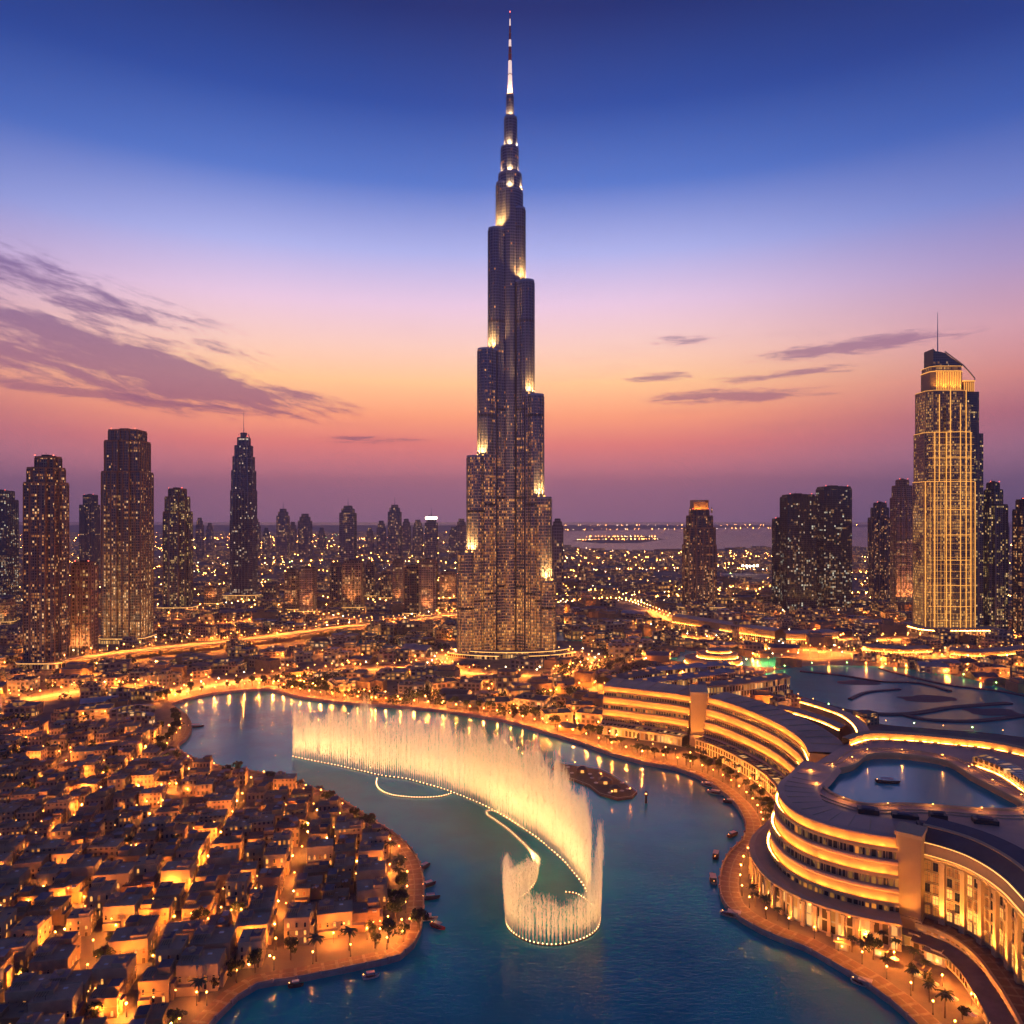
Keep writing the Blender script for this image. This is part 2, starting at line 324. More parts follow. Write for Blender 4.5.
# ------------------------------------------------------------------ mesh helpers
class MB:
    def __init__(s): s.v = []; s.f = []; s.uv = []; s.m = []; s.mats = []
    def mi(s, name):
        if name not in s.mats: s.mats.append(name)
        return s.mats.index(name)
    def face(s, pts, m, uv=None):
        i = len(s.v); s.v.extend([tuple(p) for p in pts]); s.f.append(tuple(range(i, i + len(pts))))
        s.uv.append(uv or [(p[0] + p[1], p[2]) for p in pts]); s.m.append(s.mi(m))
    def prism(s, out, z0, z1, m, top=None, bottom=False, u0=0.0, out2=None):
        """walls over outline `out` (ccw) with a cap"""
        o2 = out2 or out; n = len(out); u = u0
        for i in range(n):
            a, b = out[i], out[(i + 1) % n]; c, d = o2[(i + 1) % n], o2[i]
            L = math.hypot(b[0] - a[0], b[1] - a[1])
            s.face([(a[0], a[1], z0), (b[0], b[1], z0), (c[0], c[1], z1), (d[0], d[1], z1)], m, [(u, z0), (u + L, z0), (u + L, z1), (u, z1)])
            u += L
        if top: s.face([(p[0], p[1], z1) for p in o2], top)
        if bottom: s.face([(p[0], p[1], z0) for p in reversed(out)], bottom if isinstance(bottom, str) else m)
    def box(s, x0, y0, z0, x1, y1, z1, m, top=None):
        s.prism([(x0, y0), (x1, y0), (x1, y1), (x0, y1)], z0, z1, m, top or m, True)
    def tube(s, a, b, r0, r1, m, n=6):
        a, b = Vector(a), Vector(b); d = (b - a).normalized()
        q = d.to_track_quat('Z', 'Y'); A = []; B = []
        for i in range(n):
            t = 2 * PI * i / n; w = q @ Vector((math.cos(t), math.sin(t), 0)); A.append(a + w * r0); B.append(b + w * r1)
        for i in range(n): j = (i + 1) % n; s.face([A[i], A[j], B[j], B[i]], m)
        s.face(B, m); s.face(A[::-1], m)
    def ball(s, c, r, m, seg=6, rings=4, sz=1.0):
        c = Vector(c); P = []
        for k in range(rings + 1):
            ph = PI * k / rings
            P.append([c + Vector((r * math.sin(ph) * math.cos(2 * PI * i / seg), r * math.sin(ph) * math.sin(2 * PI * i / seg), r * sz * math.cos(ph))) for i in range(seg)])
        for k in range(rings):
            for i in range(seg):
                j = (i + 1) % seg
                if k == 0: s.face([P[0][0], P[1][i], P[1][j]], m)
                elif k == rings - 1: s.face([P[k][i], P[k + 1][0], P[k][j]], m)
                else: s.face([P[k][i], P[k + 1][i], P[k + 1][j], P[k][j]], m)
    def octa(s, c, r, m):
        x, y, z = c; P = [(x + r, y, z), (x, y + r, z), (x - r, y, z), (x, y - r, z)]; T = (x, y, z + r); B = (x, y, z - r)
        for i in range(4):
            j = (i + 1) % 4; s.face([P[i], P[j], T], m); s.face([P[j], P[i], B], m)
    def sweep(s, path, prof, m, closed=False, nrm=None):
        """profile [(outward offset, z)] swept along path; outward = right-hand side of the path"""
        nrm = nrm or normals(path, closed); n = len(path); us = [0.0]
        for i in range(1, n + 1): us.append(us[-1] + math.dist(path[i % n], path[i - 1]))
        vs = [0.0]
        for k in range(1, len(prof)): vs.append(vs[-1] + math.dist(prof[k], prof[k - 1]))
        zb = prof[0][1]
        for i in range(n if closed else n - 1):
            j = (i + 1) % n
            for k in range(len(prof) - 1):
                (o0, z0), (o1, z1) = prof[k], prof[k + 1]
                P = [(path[i][0] + nrm[i][0] * o0, path[i][1] + nrm[i][1] * o0, z0), (path[j][0] + nrm[j][0] * o0, path[j][1] + nrm[j][1] * o0, z0),
                     (path[j][0] + nrm[j][0] * o1, path[j][1] + nrm[j][1] * o1, z1), (path[i][0] + nrm[i][0] * o1, path[i][1] + nrm[i][1] * o1, z1)]
                s.face(P, m, [(us[i], zb + vs[k]), (us[i + 1], zb + vs[k]), (us[i + 1], zb + vs[k + 1]), (us[i], zb + vs[k + 1])])
    def build(s, name, parent=None, loc=None, smooth=False, link=True):
        me = bpy.data.meshes.new(name); me.from_pydata(s.v, [], s.f)
        uvl = me.uv_layers.new(name='UVMap'); flat = []
        for q in s.uv:
            for a in q: flat.extend((a[0], a[1]))
        uvl.data.foreach_set('uv', flat)
        for nm in s.mats: me.materials.append(MAT[nm])
        me.polygons.foreach_set('material_index', s.m)
        if smooth: me.polygons.foreach_set('use_smooth', [True] * len(s.f))
        me.update()
        o = bpy.data.objects.new(name, me)
        if link: col.objects.link(o)
        if parent is not None: o.parent = parent
        if loc is not None: o.location = loc
        return o
def normals(path, closed=False):
    n = len(path); out = []
    for i in range(n):
        a = path[(i - 1) % n] if (closed or i > 0) else path[0]; b = path[(i + 1) % n] if (closed or i < n - 1) else path[-1]
        dx, dy = b[0] - a[0], b[1] - a[1]; L = math.hypot(dx, dy) or 1; out.append((dy / L, -dx / L))
    return out
def smooth_path(pts, step=4.0, closed=False):
    n = len(pts); out = []
    for i in range(n if closed else n - 1):
        g = lambda k: pts[k % n] if closed else pts[max(0, min(n - 1, k))]
        p0, p1, p2, p3 = g(i - 1), g(i), g(i + 1), g(i + 2)
        k = max(1, int(math.dist(p1[:2], p2[:2]) / step))
        for j in range(k):
            t = j / k
            out.append(tuple(0.5 * ((2 * p1[c]) + (-p0[c] + p2[c]) * t + (2 * p0[c] - 5 * p1[c] + 4 * p2[c] - p3[c]) * t * t + (-p0[c] + 3 * p1[c] - 3 * p2[c] + p3[c]) * t ** 3) for c in range(2)))
    if not closed: out.append(tuple(pts[-1][:2]))
    return out
def resample(path, step):
    out = [path[0]]; acc = 0.0
    for i in range(1, len(path)):
        a, b = path[i - 1], path[i]; L = math.dist(a, b)
        while acc + L >= step:
            t = (step - acc) / L; a = (a[0] + (b[0] - a[0]) * t, a[1] + (b[1] - a[1]) * t); out.append(a); L = math.dist(a, b); acc = 0.0
        acc += L
    return out
def offset(path, d, closed=False):
    return [(p[0] + n[0] * d, p[1] + n[1] * d) for p, n in zip(path, normals(path, closed))]
def inside(p, poly):
    x, y = p; c = False; j = len(poly) - 1
    for i in range(len(poly)):
        xi, yi = poly[i]; xj, yj = poly[j]
        if (yi > y) != (yj > y) and x < (xj - xi) * (y - yi) / (yj - yi) + xi: c = not c
        j = i
    return c
def dist_path(p, path):
    best = 1e9
    for i in range(len(path) - 1):
        a, b = path[i], path[i + 1]; dx, dy = b[0] - a[0], b[1] - a[1]; L2 = dx * dx + dy * dy or 1
        t = max(0, min(1, ((p[0] - a[0]) * dx + (p[1] - a[1]) * dy) / L2))
        best = min(best, math.hypot(p[0] - a[0] - dx * t, p[1] - a[1] - dy * t))
    return best
def G(px, py, z=0.0):
    """survey point: where the sight line meets the level z"""
    h = CAM_H - z; return ((px - 512) * h / (py - 520), FPX * h / (py - 520))
def GP(pts, z=0.0): return [G(a, b, z) for a, b in pts]
def scr(x, y, z=0.0): return 512 + FPX * x / y, 520 + FPX * (CAM_H - z) / y

def tag(o, label=None, cat=None, group=None, kind=None):
    if label: o['label'] = label
    if cat: o['category'] = cat
    if group: o['group'] = group
    if kind: o['kind'] = kind
    return o
def thing(name, label, cat, loc=(0, 0, 0), rz=0.0, group=None):
    o = bpy.data.objects.new(name, None); col.objects.link(o); o.location = loc; o.rotation_euler = (0, 0, rz)
    o.empty_display_size = 2
    return tag(o, label, cat, group)
def copy_tree(o, parent=None, kids=None):
    c = o.copy(); col.objects.link(c); c.parent = parent
    for ch in (kids[o.name] if kids and o.name in kids else o.children): copy_tree(ch, c, kids)
    return c
def inst(name, me, parent, loc=(0, 0, 0), rz=0.0, sc=None):
    o = bpy.data.objects.new(name, me); col.objects.link(o); o.parent = parent; o.location = loc; o.rotation_euler = (0, 0, rz)
    if sc: o.scale = sc
    return o
ORD = "first second third fourth fifth sixth seventh eighth ninth tenth eleventh twelfth thirteenth fourteenth fifteenth sixteenth seventeenth eighteenth nineteenth twentieth".split()
def ordn(i):
    if i < 20: return ORD[i]
    tens = {2: 'twenty', 3: 'thirty', 4: 'forty', 5: 'fifty', 6: 'sixty'}[(i + 1) // 10]
    u = (i + 1) % 10
    return tens + '-' + ORD[u - 1] if u else tens[:-1] + 'ieth'

# ------------------------------------------------------------------ shore line and ground
LAKE_PX_R = [(172, 704), (200, 696), (235, 691), (270, 690), (300, 697), (345, 703), (400, 707), (450, 712), (500, 720), (540, 731), (575, 741), (605, 752), (640, 762),
             (672, 768), (700, 778), (722, 792), (738, 808), (745, 825), (742, 840), (730, 851), (722, 866), (719, 885), (725, 905), (745, 922), (775, 937), (805, 948),
             (835, 965), (865, 983), (890, 1001), (915, 1024), (950, 1060)]
LAKE_PX_L = [(200, 1036), (218, 1017), (238, 997), (258, 985), (297, 979), (356, 967), (400, 957), (414, 945), (421, 930), (424, 905), (424, 880), (417, 857), (400, 838),
             (379, 824), (356, 809), (332, 794), (309, 787), (281, 777), (249, 771), (214, 765), (189, 756), (178, 747), (187, 738), (192, 727), (186, 714)]
shoreR = smooth_path(GP(LAKE_PX_R), 6.0)
shoreL = smooth_path(GP(LAKE_PX_L), 6.0)
lake = shoreR + [(150, 150), (120, -60), (-160, -60), (-190, 120)] + shoreL
def sheet(name, poly, z, m, holes=None, kind='structure', parent=None):
    loops = [[Vector((p[0], p[1], 0)) for p in poly]] + [[Vector((p[0], p[1], 0)) for p in h] for h in (holes or [])]
    tris = tessellate_polygon(loops); flat = [p for l in loops for p in l]
    mb = MB(); mb.mi(m); mb.v = [(p.x, p.y, z) for p in flat]
    for t in tris:
        a, b, c = (flat[i] for i in t)
        if (b - a).cross(c - a).z < 0: t = (t[0], t[2], t[1])
        mb.f.append(tuple(t)); mb.uv.append([(flat[i].x, flat[i].y) for i in t]); mb.m.append(0)
    o = mb.build(name, parent)
    if kind: o['kind'] = kind
    return o
BIG = 42000
sheet('ground', [(-BIG, -1500), (BIG, -1500), (BIG, 60000), (-BIG, 60000)], 0.0, 'ground', [lake])
sheet('lake_water', [(-520, -80), (300, -80), (300, 860), (-520, 860)], -1.6, 'lake_water')
mb = MB(); mb.sweep(lake, [(0, -3.0), (0, 0.0)], 'quay_stone', closed=True)
tag(mb.build('quay_wall'), 'stone quay wall running round the fountain lake', 'wall')
# promenade: raised paving along the shore with a kerb stone edge
def strip(name, path, o0, o1, z, m, kind='structure'):
    mb = MB(); mb.sweep(path, [(o0, z), (o1, z)], m)
    o = mb.build(name)
    if kind: o['kind'] = kind
    return o
# shoreR runs west->east->south with the lake on its right hand: land is at negative offset
promR = strip('promenade_path', shoreR, -0.5, -9.5, 0.14, 'paving')
promL = strip('promenade_path', shoreL, -0.5, -7.5, 0.14, 'paving')
for sh, lb in ((shoreR, 'pale stone balustrade edging the curved hotel side promenade'), (shoreL, 'pale stone balustrade edging the old village shore')):
    mb = MB()
    mb.sweep(sh, [(-0.05, 0.0), (-0.05, 1.0), (-0.5, 1.0), (-0.5, 0.0)], 'quay_stone')
    for p in resample(sh, 9.0): mb.box(p[0] - .4, p[1] - .4, 0, p[0] + .4, p[1] + .4, 1.5, 'quay_stone')
    tag(mb.build('balustrade'), lb, 'balustrade')

# sea beyond the city and far land spit
seaY = lambda py: FPX * CAM_H / (py - 520)
sheet('sea_water', GP([(548, 546), (620, 551), (720, 549), (860, 548), (1100, 545), (1500, 543), (1500, 526.5), (1100, 526), (800, 527), (640, 529.5), (560, 531.5), (535, 536)]), 0.6, 'sea_water')
sheet('sea_water', [(-30000, 26000), (40000, 26000), (40000, 60000), (-30000, 60000)], 0.6, 'sea_water')
mbk = sheet('far_shore', GP([(572, 541), (600, 543.5), (640, 543), (664, 539.5), (650, 536), (600, 536.5)]), 1.2, 'ground')
mbk['kind'] = 'structure'
# mid city ponds
sheet('pond_water', smooth_path(GP([(326, 641), (352, 634), (386, 632), (392, 640), (378, 650), (340, 653), (322, 650)]), 8, True), 0.25, 'pool_water')
sheet('canal_water', smooth_path(GP([(552, 632), (590, 628), (640, 634), (668, 646), (700, 652), (760, 655), (800, 662), (780, 668), (720, 664), (668, 660), (640, 648), (590, 642), (556, 640)]), 8, True), 0.25, 'pool_water')
lagoon = smooth_path(GP([(748, 684), (775, 671), (812, 666), (860, 666), (910, 669), (960, 677), (1010, 690), (1060, 704), (1110, 728), (1060, 740), (985, 733), (930, 729), (868, 722), (820, 705), (780, 692)]), 8, True)
sheet('lagoon_water', lagoon, 0.25, 'lagoon_water')

# ------------------------------------------------------------------ roads
ROADS = []
def road(pts, w, lampstep=34.0, z=0.02, both=True, white=0.1, elev=None, m='asphalt'):
    p = smooth_path(GP(pts), 14.0); ROADS.append((p, w, lampstep, both, white, elev or 0.0))
    mb = MB(); mb.sweep(p, [(w / 2, 0.0), (w / 2, z), (-w / 2, z), (-w / 2, 0.0)], m)
    mb.sweep(p, [(0.2, z + 0.02), (-0.2, z + 0.02)], 'roof_pale')
    for s in (-1, 1): mb.sweep(p, [(s * (w / 2 + 2.0), z + 0.13), (s * (w / 2 + .05), z + 0.13)] if s > 0 else [(-(w / 2 + .05), z + 0.13), (-(w / 2 + 2.0), z + 0.13)], 'paving')
    if elev:
        mb = MB(); z = elev; h_ = w / 2
        mb.sweep(p, [(-h_, z - 1.6), (-h_, z + 1.1), (-h_ + .5, z + 1.1), (-h_ + .5, z), (h_ - .5, z), (h_ - .5, z + 1.1), (h_, z + 1.1), (h_, z - 1.6), (-h_, z - 1.6)][::-1], m)
        for q in resample(p, 40): mb.prism([(q[0] - 2, q[1] - 2), (q[0] + 2, q[1] - 2), (q[0] + 2, q[1] + 2), (q[0] - 2, q[1] + 2)], 0, z - 1.65, 'concrete')
    o = mb.build('road'); o['kind'] = 'structure'; o['elev'] = elev or 0.0
road([(60, 668), (150, 656), (250, 645), (340, 633), (400, 627), (458, 619), (560, 607)], 26, 20, z=0.4, m='concrete', elev=9.0)
road([(-30, 712), (60, 694), (120, 688), (165, 694), (205, 687), (250, 680), (330, 672), (420, 668), (455, 672), (520, 676), (575, 672), (600, 664)], 12, 20, m='concrete')
road([(600, 664), (572, 654), (500, 650), (452, 655), (440, 664), (455, 672)], 11, 22)
road([(640, 628), (700, 640), (760, 646), (830, 652), (900, 656), (960, 655), (1040, 651)], 15, 18, m='concrete')
road([(556, 606), (620, 602), (680, 622), (760, 632), (850, 640), (1040, 636)], 14, 20, m='concrete')
road([(0, 640), (60, 632), (130, 640), (180, 640), (240, 622), (300, 616), (380, 622), (456, 612)], 14, 26)
road([(-20, 615), (100, 604), (190, 612), (235, 606), (300, 600), (400, 604), (460, 600)], 14, 30)
road([(555, 592), (600, 594), (660, 600), (740, 592), (850, 596), (1040, 600)], 16, 30)
road([(-20, 588), (120, 590), (240, 586), (350, 582), (460, 584)], 18, 36)
road([(600, 690), (640, 682), (700, 678), (745, 668), (800, 658), (900, 659), (1040, 664)], 10, 30)
road([(560, 573), (700, 570), (860, 575), (1040, 570)], 20, 45)
road([(0, 570), (200, 568), (330, 562), (460, 565)], 20, 45)
road([(560, 560), (760, 558), (1040, 560)], 22, 60)

# ------------------------------------------------------------------ footprints that stay free
KEEP = []                                   # (x, y, radius)
def free(x, y, r):
    for a, b, c in KEEP:
        if math.hypot(x - a, y - b) < c + r: return False
    return True

UPLIGHTS = []
def uplight(parent, x, y, z, e=2600, aim=(0, 0, 1), ang=110, colr=(1.0, 0.42, 0.07), soft=.35):
    ld = bpy.data.lights.new('uplight', 'SPOT'); ld.energy = e; ld.color = colr; ld.spot_size = R(ang); ld.spot_blend = 1; ld.shadow_soft_size = soft
    o = bpy.data.objects.new('uplight', ld); col.objects.link(o); o.parent = parent; o.location = (x, y, z)
    o.rotation_euler = Vector(aim).to_track_quat('-Z', 'Y').to_euler(); return o

# ------------------------------------------------------------------ the supertall tower
TL = []
def tlamp(root, p):
    if not TL: m = MB(); m.ball((0, 0, 0), 1.3, 'cove_tower'); TL.append(m.build('terrace_lamp', link=False).data)
    inst('terrace_lamp', TL[0], root, p)
def supertall():
    Y0 = FPX * CAM_H / (660 - 520) + 60     # the front wings end where the podium begins
    k = Y0 / FPX
    X0 = (510 - 512) * k
    k2 = (Y0 - 25) / FPX
    root = thing('supertall_tower', 'tallest tower of all, stepped silver glass tiers rising to a needle spire', 'skyscraper', (X0, Y0, 0))
    KEEP.append((X0, Y0, 100))
    def h(y): return CAM_H + (520 - y) * k2
    left = [(52, 553, 11.5), (43, 457, 11.5), (32.5, 349, 11), (22, 226, 10), (14, 178, 8)]
    right = [(46, 581, 11.5), (41.5, 498, 11.5), (34, 395, 11), (24.5, 279, 10.5), (15.5, 204, 9)]
    back = [(46, 520, 11.5), (38, 425, 11.5), (27, 315, 11), (18, 250, 10)]
    for dirang, tiers in ((210, left), (330, right), (90, back)):
        ca, sa = math.cos(R(dirang)), math.sin(R(dirang)); mb = MB(); lampm = MB()
        pr = abs(ca) if abs(ca) > .2 else .9
        segs = []
        for off, ty, r in tiers:
            L = (off * k2 - r) / pr; segs.append((L, h(ty), r))
        for i, (L, hz, r) in enumerate(segs):
            w = 8.6 + i * 0.35
            o = []
            a0 = math.degrees(math.asin(min(1, w / r)))
            for q in range(21):
                a = -180 + a0 + (360 - 2 * a0) * q / 20
                o.append((L + r * math.cos(R(a)), r * math.sin(R(a))))
            o = [(0, -w)] + o + [(0, w)]
            # side lobes half way along the bar
            out = [(p[0] * ca - p[1] * sa, p[0] * sa + p[1] * ca) for p in o]
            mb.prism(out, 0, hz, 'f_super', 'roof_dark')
            # parapet, mechanical bands and vertical fins
            mb.prism(offset(out, 0.35, True), hz - 1.2, hz + 1.6, 'steel', None); mb.prism(offset(out, -0.3, True)[::-1], hz + .01, hz + 1.6, 'steel', None)
            zz = 62.0 + 9 * i
            while zz < hz - 20:
                mb.prism(offset(out, 0.3, True), zz, zz + 3.0, 'metal_dark', 'metal_dark', True); zz += 118.0
            for sd in (-1, 1):
                jx = max(2.0, L - r * 1.02); jp = (jx, sd * (w + .12)); q0 = (jp[0] * ca - jp[1] * sa, jp[0] * sa + jp[1] * ca)
                mb.tube((*q0, 0), (*q0, hz - 1.6), 1.15, 1.15, 'metal_dark', 6)
            ob = offset(out, 0.05, True)
            for q in range(1, 22, 2):
                p = ob[q]; n_ = normals(out, True)[q]; t = (-n_[1] * 0.18, n_[0] * 0.18)
                mb.prism([(p[0] + t[0], p[1] + t[1]), (p[0] - t[0], p[1] - t[1]), (p[0] - t[0] + n_[0] * .8, p[1] - t[1] + n_[1] * .8), (p[0] + t[0] + n_[0] * .8, p[1] + t[1] + n_[1] * .8)][::-1], 0, hz - 1.5, 'steel', 'steel')
            if i + 1 < len(segs):
                L2, h2, r2 = segs[i + 1]
                for da in (-0.75, 0.0, 0.75):
                    rr = r2 + 1.6; p = (L2 + rr * math.cos(da), rr * math.sin(da))
                    P = (p[0] * ca - p[1] * sa, p[0] * sa + p[1] * ca)
                    tlamp(root, (P[0], P[1], hz + 2.0))
                    ld = bpy.data.lights.new('terrace_light', 'SPOT'); ld.energy = 480000; ld.color = (1.0, 0.42, 0.085); ld.spot_size = R(95); ld.spot_blend = 1.0; ld.shadow_soft_size = .8
                    lo = bpy.data.objects.new('terrace_light', ld); col.objects.link(lo); lo.parent = root; 
                    q_ = (L2 + (rr + 4.5) * math.cos(da), (rr + 4.5) * math.sin(da)); lo.location = (q_[0] * ca - q_[1] * sa, q_[0] * sa + q_[1] * ca, hz + 1.9)
                    # aim up and inward on to the wall above
                    aim = Vector((L2 * ca, L2 * sa, hz + 42)) - lo.location
                    lo.rotation_euler = aim.to_track_quat('-Z', 'Y').to_euler()
        mb.build('wing', root)
    core = MB(); cl = MB(); h = lambda y: CAM_H + (520 - y) * k
    ring = lambda r, n=20, cx=0, cy=0: [(cx + r * math.cos(2 * PI * i / n), cy + r * math.sin(2 * PI * i / n)) for i in range(n)]
    tiers = [(17.5, h(193), 0, 0), (15.8, h(176), 0, 0), (12, h(149), -0.5, 0), (8.6, h(119), 0.8, 0), (4.8, h(96), 0, 0)]
    z0 = 0
    for i, (r, z1, cx, cy_) in enumerate(tiers):
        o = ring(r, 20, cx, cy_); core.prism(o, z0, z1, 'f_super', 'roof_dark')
        core.prism(ring(r + .35, 20, cx, cy_), z1 - 1, z1 + 1.2, 'steel', None)
        for q in range(0, 20, 2):
            a = 2 * PI * q / 20; core.tube((cx + (r + .2) * math.cos(a), cy_ + (r + .2) * math.sin(a), z0), (cx + (r + .2) * math.cos(a), cy_ + (r + .2) * math.sin(a), z1 - 1.2), .25, .25, 'steel', 4)
        z0 = z1
        nr = tiers[i + 1][0] if i < 4 else 2.6
        for a in (200, 270, 340):
            p = (cx + (nr + 1.0) * math.cos(R(a)), cy_ + (nr + 1.0) * math.sin(R(a)), z1 + 1.6); tlamp(root, p)
            ld = bpy.data.lights.new('terrace_light', 'SPOT'); ld.energy = 60000; ld.color = (1.0, 0.50, 0.17); ld.spot_size = R(150); ld.spot_blend = 1; ld.shadow_soft_size = .5
            lo = bpy.data.objects.new('terrace_light', ld); col.objects.link(lo); lo.parent = root
            lo.location = (p[0] + 1.6 * math.cos(R(a)), p[1] + 1.6 * math.sin(R(a)), z1 + 3)
            lo.rotation_euler = (Vector((cx, cy_, z1 + 16)) - lo.location).to_track_quat('-Z', 'Y').to_euler()
    core.build('core', root)
    sp = MB(); z0 = h(96); zt = h(12); segn = 12
    for i in range(segn):
        t0, t1 = i / segn, (i + 1) / segn
        r = lambda t: 2.9 * (1 - t) ** 0.8 + 0.35
        sp.tube((0, 0, z0 + (zt - z0) * t0), (0, 0, z0 + (zt - z0) * t1 - (0.4 if i % 3 == 2 else 0)), r(t0), r(t1), 'spire_white' if (i % 3 == 1 or i < 4) else 'spire_red', 10)
        if i % 3 == 0: sp.tube((0, 0, z0 + (zt - z0) * t0 - .4), (0, 0, z0 + (zt - z0) * t0 + .4), r(t0) + .7, r(t0) + .7, 'steel', 10)
    sp.build('spire', root)
    tl = MB(); tl.ball((0, 0, zt + .4), 0.7, 'bulb_red'); tl.build('beacon', root)
    # curved entrance podiums round the foot
    pd = MB()
    for a0, a1, rr, hh in ((205, 335, 86, 9), (215, 262, 98, 5.5), (280, 330, 98, 5.5)):
        arc = [(rr * math.cos(R(a)) * 1.02, rr * .62 * math.sin(R(a))) for a in [a0 + (a1 - a0) * i / 28 for i in range(29)]]
        inn = [(p[0] * .86, p[1] * .80) for p in arc]
        pd.prism(arc + inn[::-1], 0, hh, 'f_shop', 'roof_tan'); pd.sweep(arc, [(1.6, hh), (1.8, hh + .8), (-1.0, hh + 1.0)], 'roof_pale')
        pd.sweep(arc, [(0.25, hh - 1.1), (0.25, hh - .5)], 'cove_tower')
    pd.build('podium', root)
supertall()

# ------------------------------------------------------------------ generic towers
def outline(shape, w, d):
    a, b = w / 2, d / 2
    if shape == 'box': return [(-a, -b), (a, -b), (a, b), (-a, b)]
    if shape == 'oct': c = min(a, b) * .35; return [(-a + c, -b), (a - c, -b), (a, -b + c), (a, b - c), (a - c, b), (-a + c, b), (-a, b - c), (-a, -b + c)]
    if shape == 'round': return [(a * math.cos(2 * PI * i / 24), b * math.sin(2 * PI * i / 24)) for i in range(24)]
    if shape == 'cross':
        c, e = a * .42, b * .42; g, h_ = a * .82, b * .82
        return [(-c, -b), (c, -b), (c, -h_), (g, -h_), (g, -e), (a, -e), (a, e), (g, e), (g, h_), (c, h_), (c, b), (-c, b), (-c, h_), (-g, h_), (-g, e), (-a, e), (-a, -e), (-g, -e), (-g, -h_), (-c, -h_)]
    if shape == 'notch':
        c = a * .16; q = b * .12; g = a * .48
        return [(-a, -b + q), (-g, -b + q), (-g, -b), (-c, -b), (-c, -b + q), (c, -b + q), (c, -b), (g, -b), (g, -b + q), (a, -b + q), (a, b - q), (g, b - q), (g, b), (-g, b), (-g, b - q), (-a, b - q)]
def tower(name, label, base_y, tiers, m, shape='box', depth=0.8, fins=0.0, finm='metal_dark', bands=0.0, rz=0.0, crown=None, beacons=True, podium=None, group=None, topm='roof_dark', cat='skyscraper', lod=0, parapet=True):
    """tiers: (west edge, east edge, top) as surveyed from the camera, lowest first"""
    Yf = FPX * CAM_H / (base_y - 520); k = Yf / FPX
    w0 = (tiers[0][1] - tiers[0][0]) * k; D = w0 * depth; Yc = Yf + D / 2; k = Yc / FPX * (Yf / Yc) ** 0.5
    xc = ((tiers[0][0] + tiers[0][1]) / 2 - 512) * k
    off_ = (tiers[0][0] + tiers[0][1]) / 2 - 512; fsh = 1 / (1 + depth * abs(off_) / 750.0 * .92); sg_ = 1 if off_ > 0 else -1
    xc += sg_ * w0 * (1 - fsh) / 2; w0f = w0; w0 *= fsh; D *= fsh
    root = thing(name, label, cat, (xc, Yc, 0), rz, group); KEEP.append((xc, Yc, w0 * .75))
    bcx = (tiers[0][0] + tiers[0][1]) / 2
    mb = MB(); fm = MB(); z0 = 0.0; prevtop = 0
    for i, t in enumerate(tiers):
        w = (t[1] - t[0]) * k * fsh; cx = ((t[0] + t[1]) / 2 - bcx) * k * fsh; d = w * depth
        z1 = CAM_H + (520 - t[2]) * k; sh = t[3] if len(t) > 3 else shape; mm = t[4] if len(t) > 4 else m
        if abs(rz) > .01: c_ = abs(math.cos(rz)) + depth * abs(math.sin(rz)); w /= c_; d /= c_
        o = [(p[0] + cx, p[1]) for p in outline(sh, w, d)]
        mb.prism(o, z0, z1, mm, topm)
        if parapet:
            mb.prism(offset(o, .25, True), z1 - 1.0, z1 + 1.3, finm, None); mb.prism(offset(o, -.35, True)[::-1], z1 + .01, z1 + 1.3, finm, None)
        if fins > 0:
            n = len(o)
            for e in range(n):
                a, b = o[e], o[(e + 1) % n]; L = math.dist(a, b); ct = int(L / fins)
                if L < 2: continue
                nx, ny = (b[1] - a[1]) / L, -(b[0] - a[0]) / L; tx, ty = (b[0] - a[0]) / L * .3, (b[1] - a[1]) / L * .3
                for q in range(ct + 1):
                    s = (q + .0) / max(1, ct); p = (a[0] + (b[0] - a[0]) * s + nx * .05, a[1] + (b[1] - a[1]) * s + ny * .05)
                    fm.prism([(p[0] - tx, p[1] - ty), (p[0] - tx + nx * .9, p[1] - ty + ny * .9), (p[0] + tx + nx * .9, p[1] + ty + ny * .9), (p[0] + tx, p[1] + ty)][::-1][::-1], z0, z1 - .8, finm, finm)
        if bands > 0:
            zz = z0 + bands
            while zz < z1 - 3: fm.prism(offset(o, .55, True), zz, zz + .55, finm, finm, True); zz += bands
        z0 = z1
    mb.build('facade', root)
    if fm.f: fm.build('facade_frame', root)
    t = tiers[-1]; w = (t[1] - t[0]) * k * fsh; cx = ((t[0] + t[1]) / 2 - bcx) * k * fsh
    if lod == 0:
        pm = MB()   # rooftop plant
        pm.box(cx - w * .22, -w * .15, z0, cx + w * .1, w * .15, z0 + 3.6, 'metal_dark'); pm.box(cx + w * .14, -w * .1, z0, cx + w * .3, w * .12, z0 + 2.4, 'roof_grey')
        pm.tube((cx - w * .1, 0, z0 + 3.6), (cx - w * .1, 0, z0 + 7), .2, .12, 'metal_dark', 5)
        pm.build('roof_plant', root)
    if beacons:
        for s in (-1, 1):
            bm = MB(); bm.tube((cx + s * w * .42, -w * depth * .4, z0), (cx + s * w * .42, -w * depth * .4, z0 + 2.2), .12, .12, 'metal_dark', 4); bm.octa((cx + s * w * .42, -w * depth * .4, z0 + 2.6), .75, 'bulb_red'); bm.build('beacon', root)
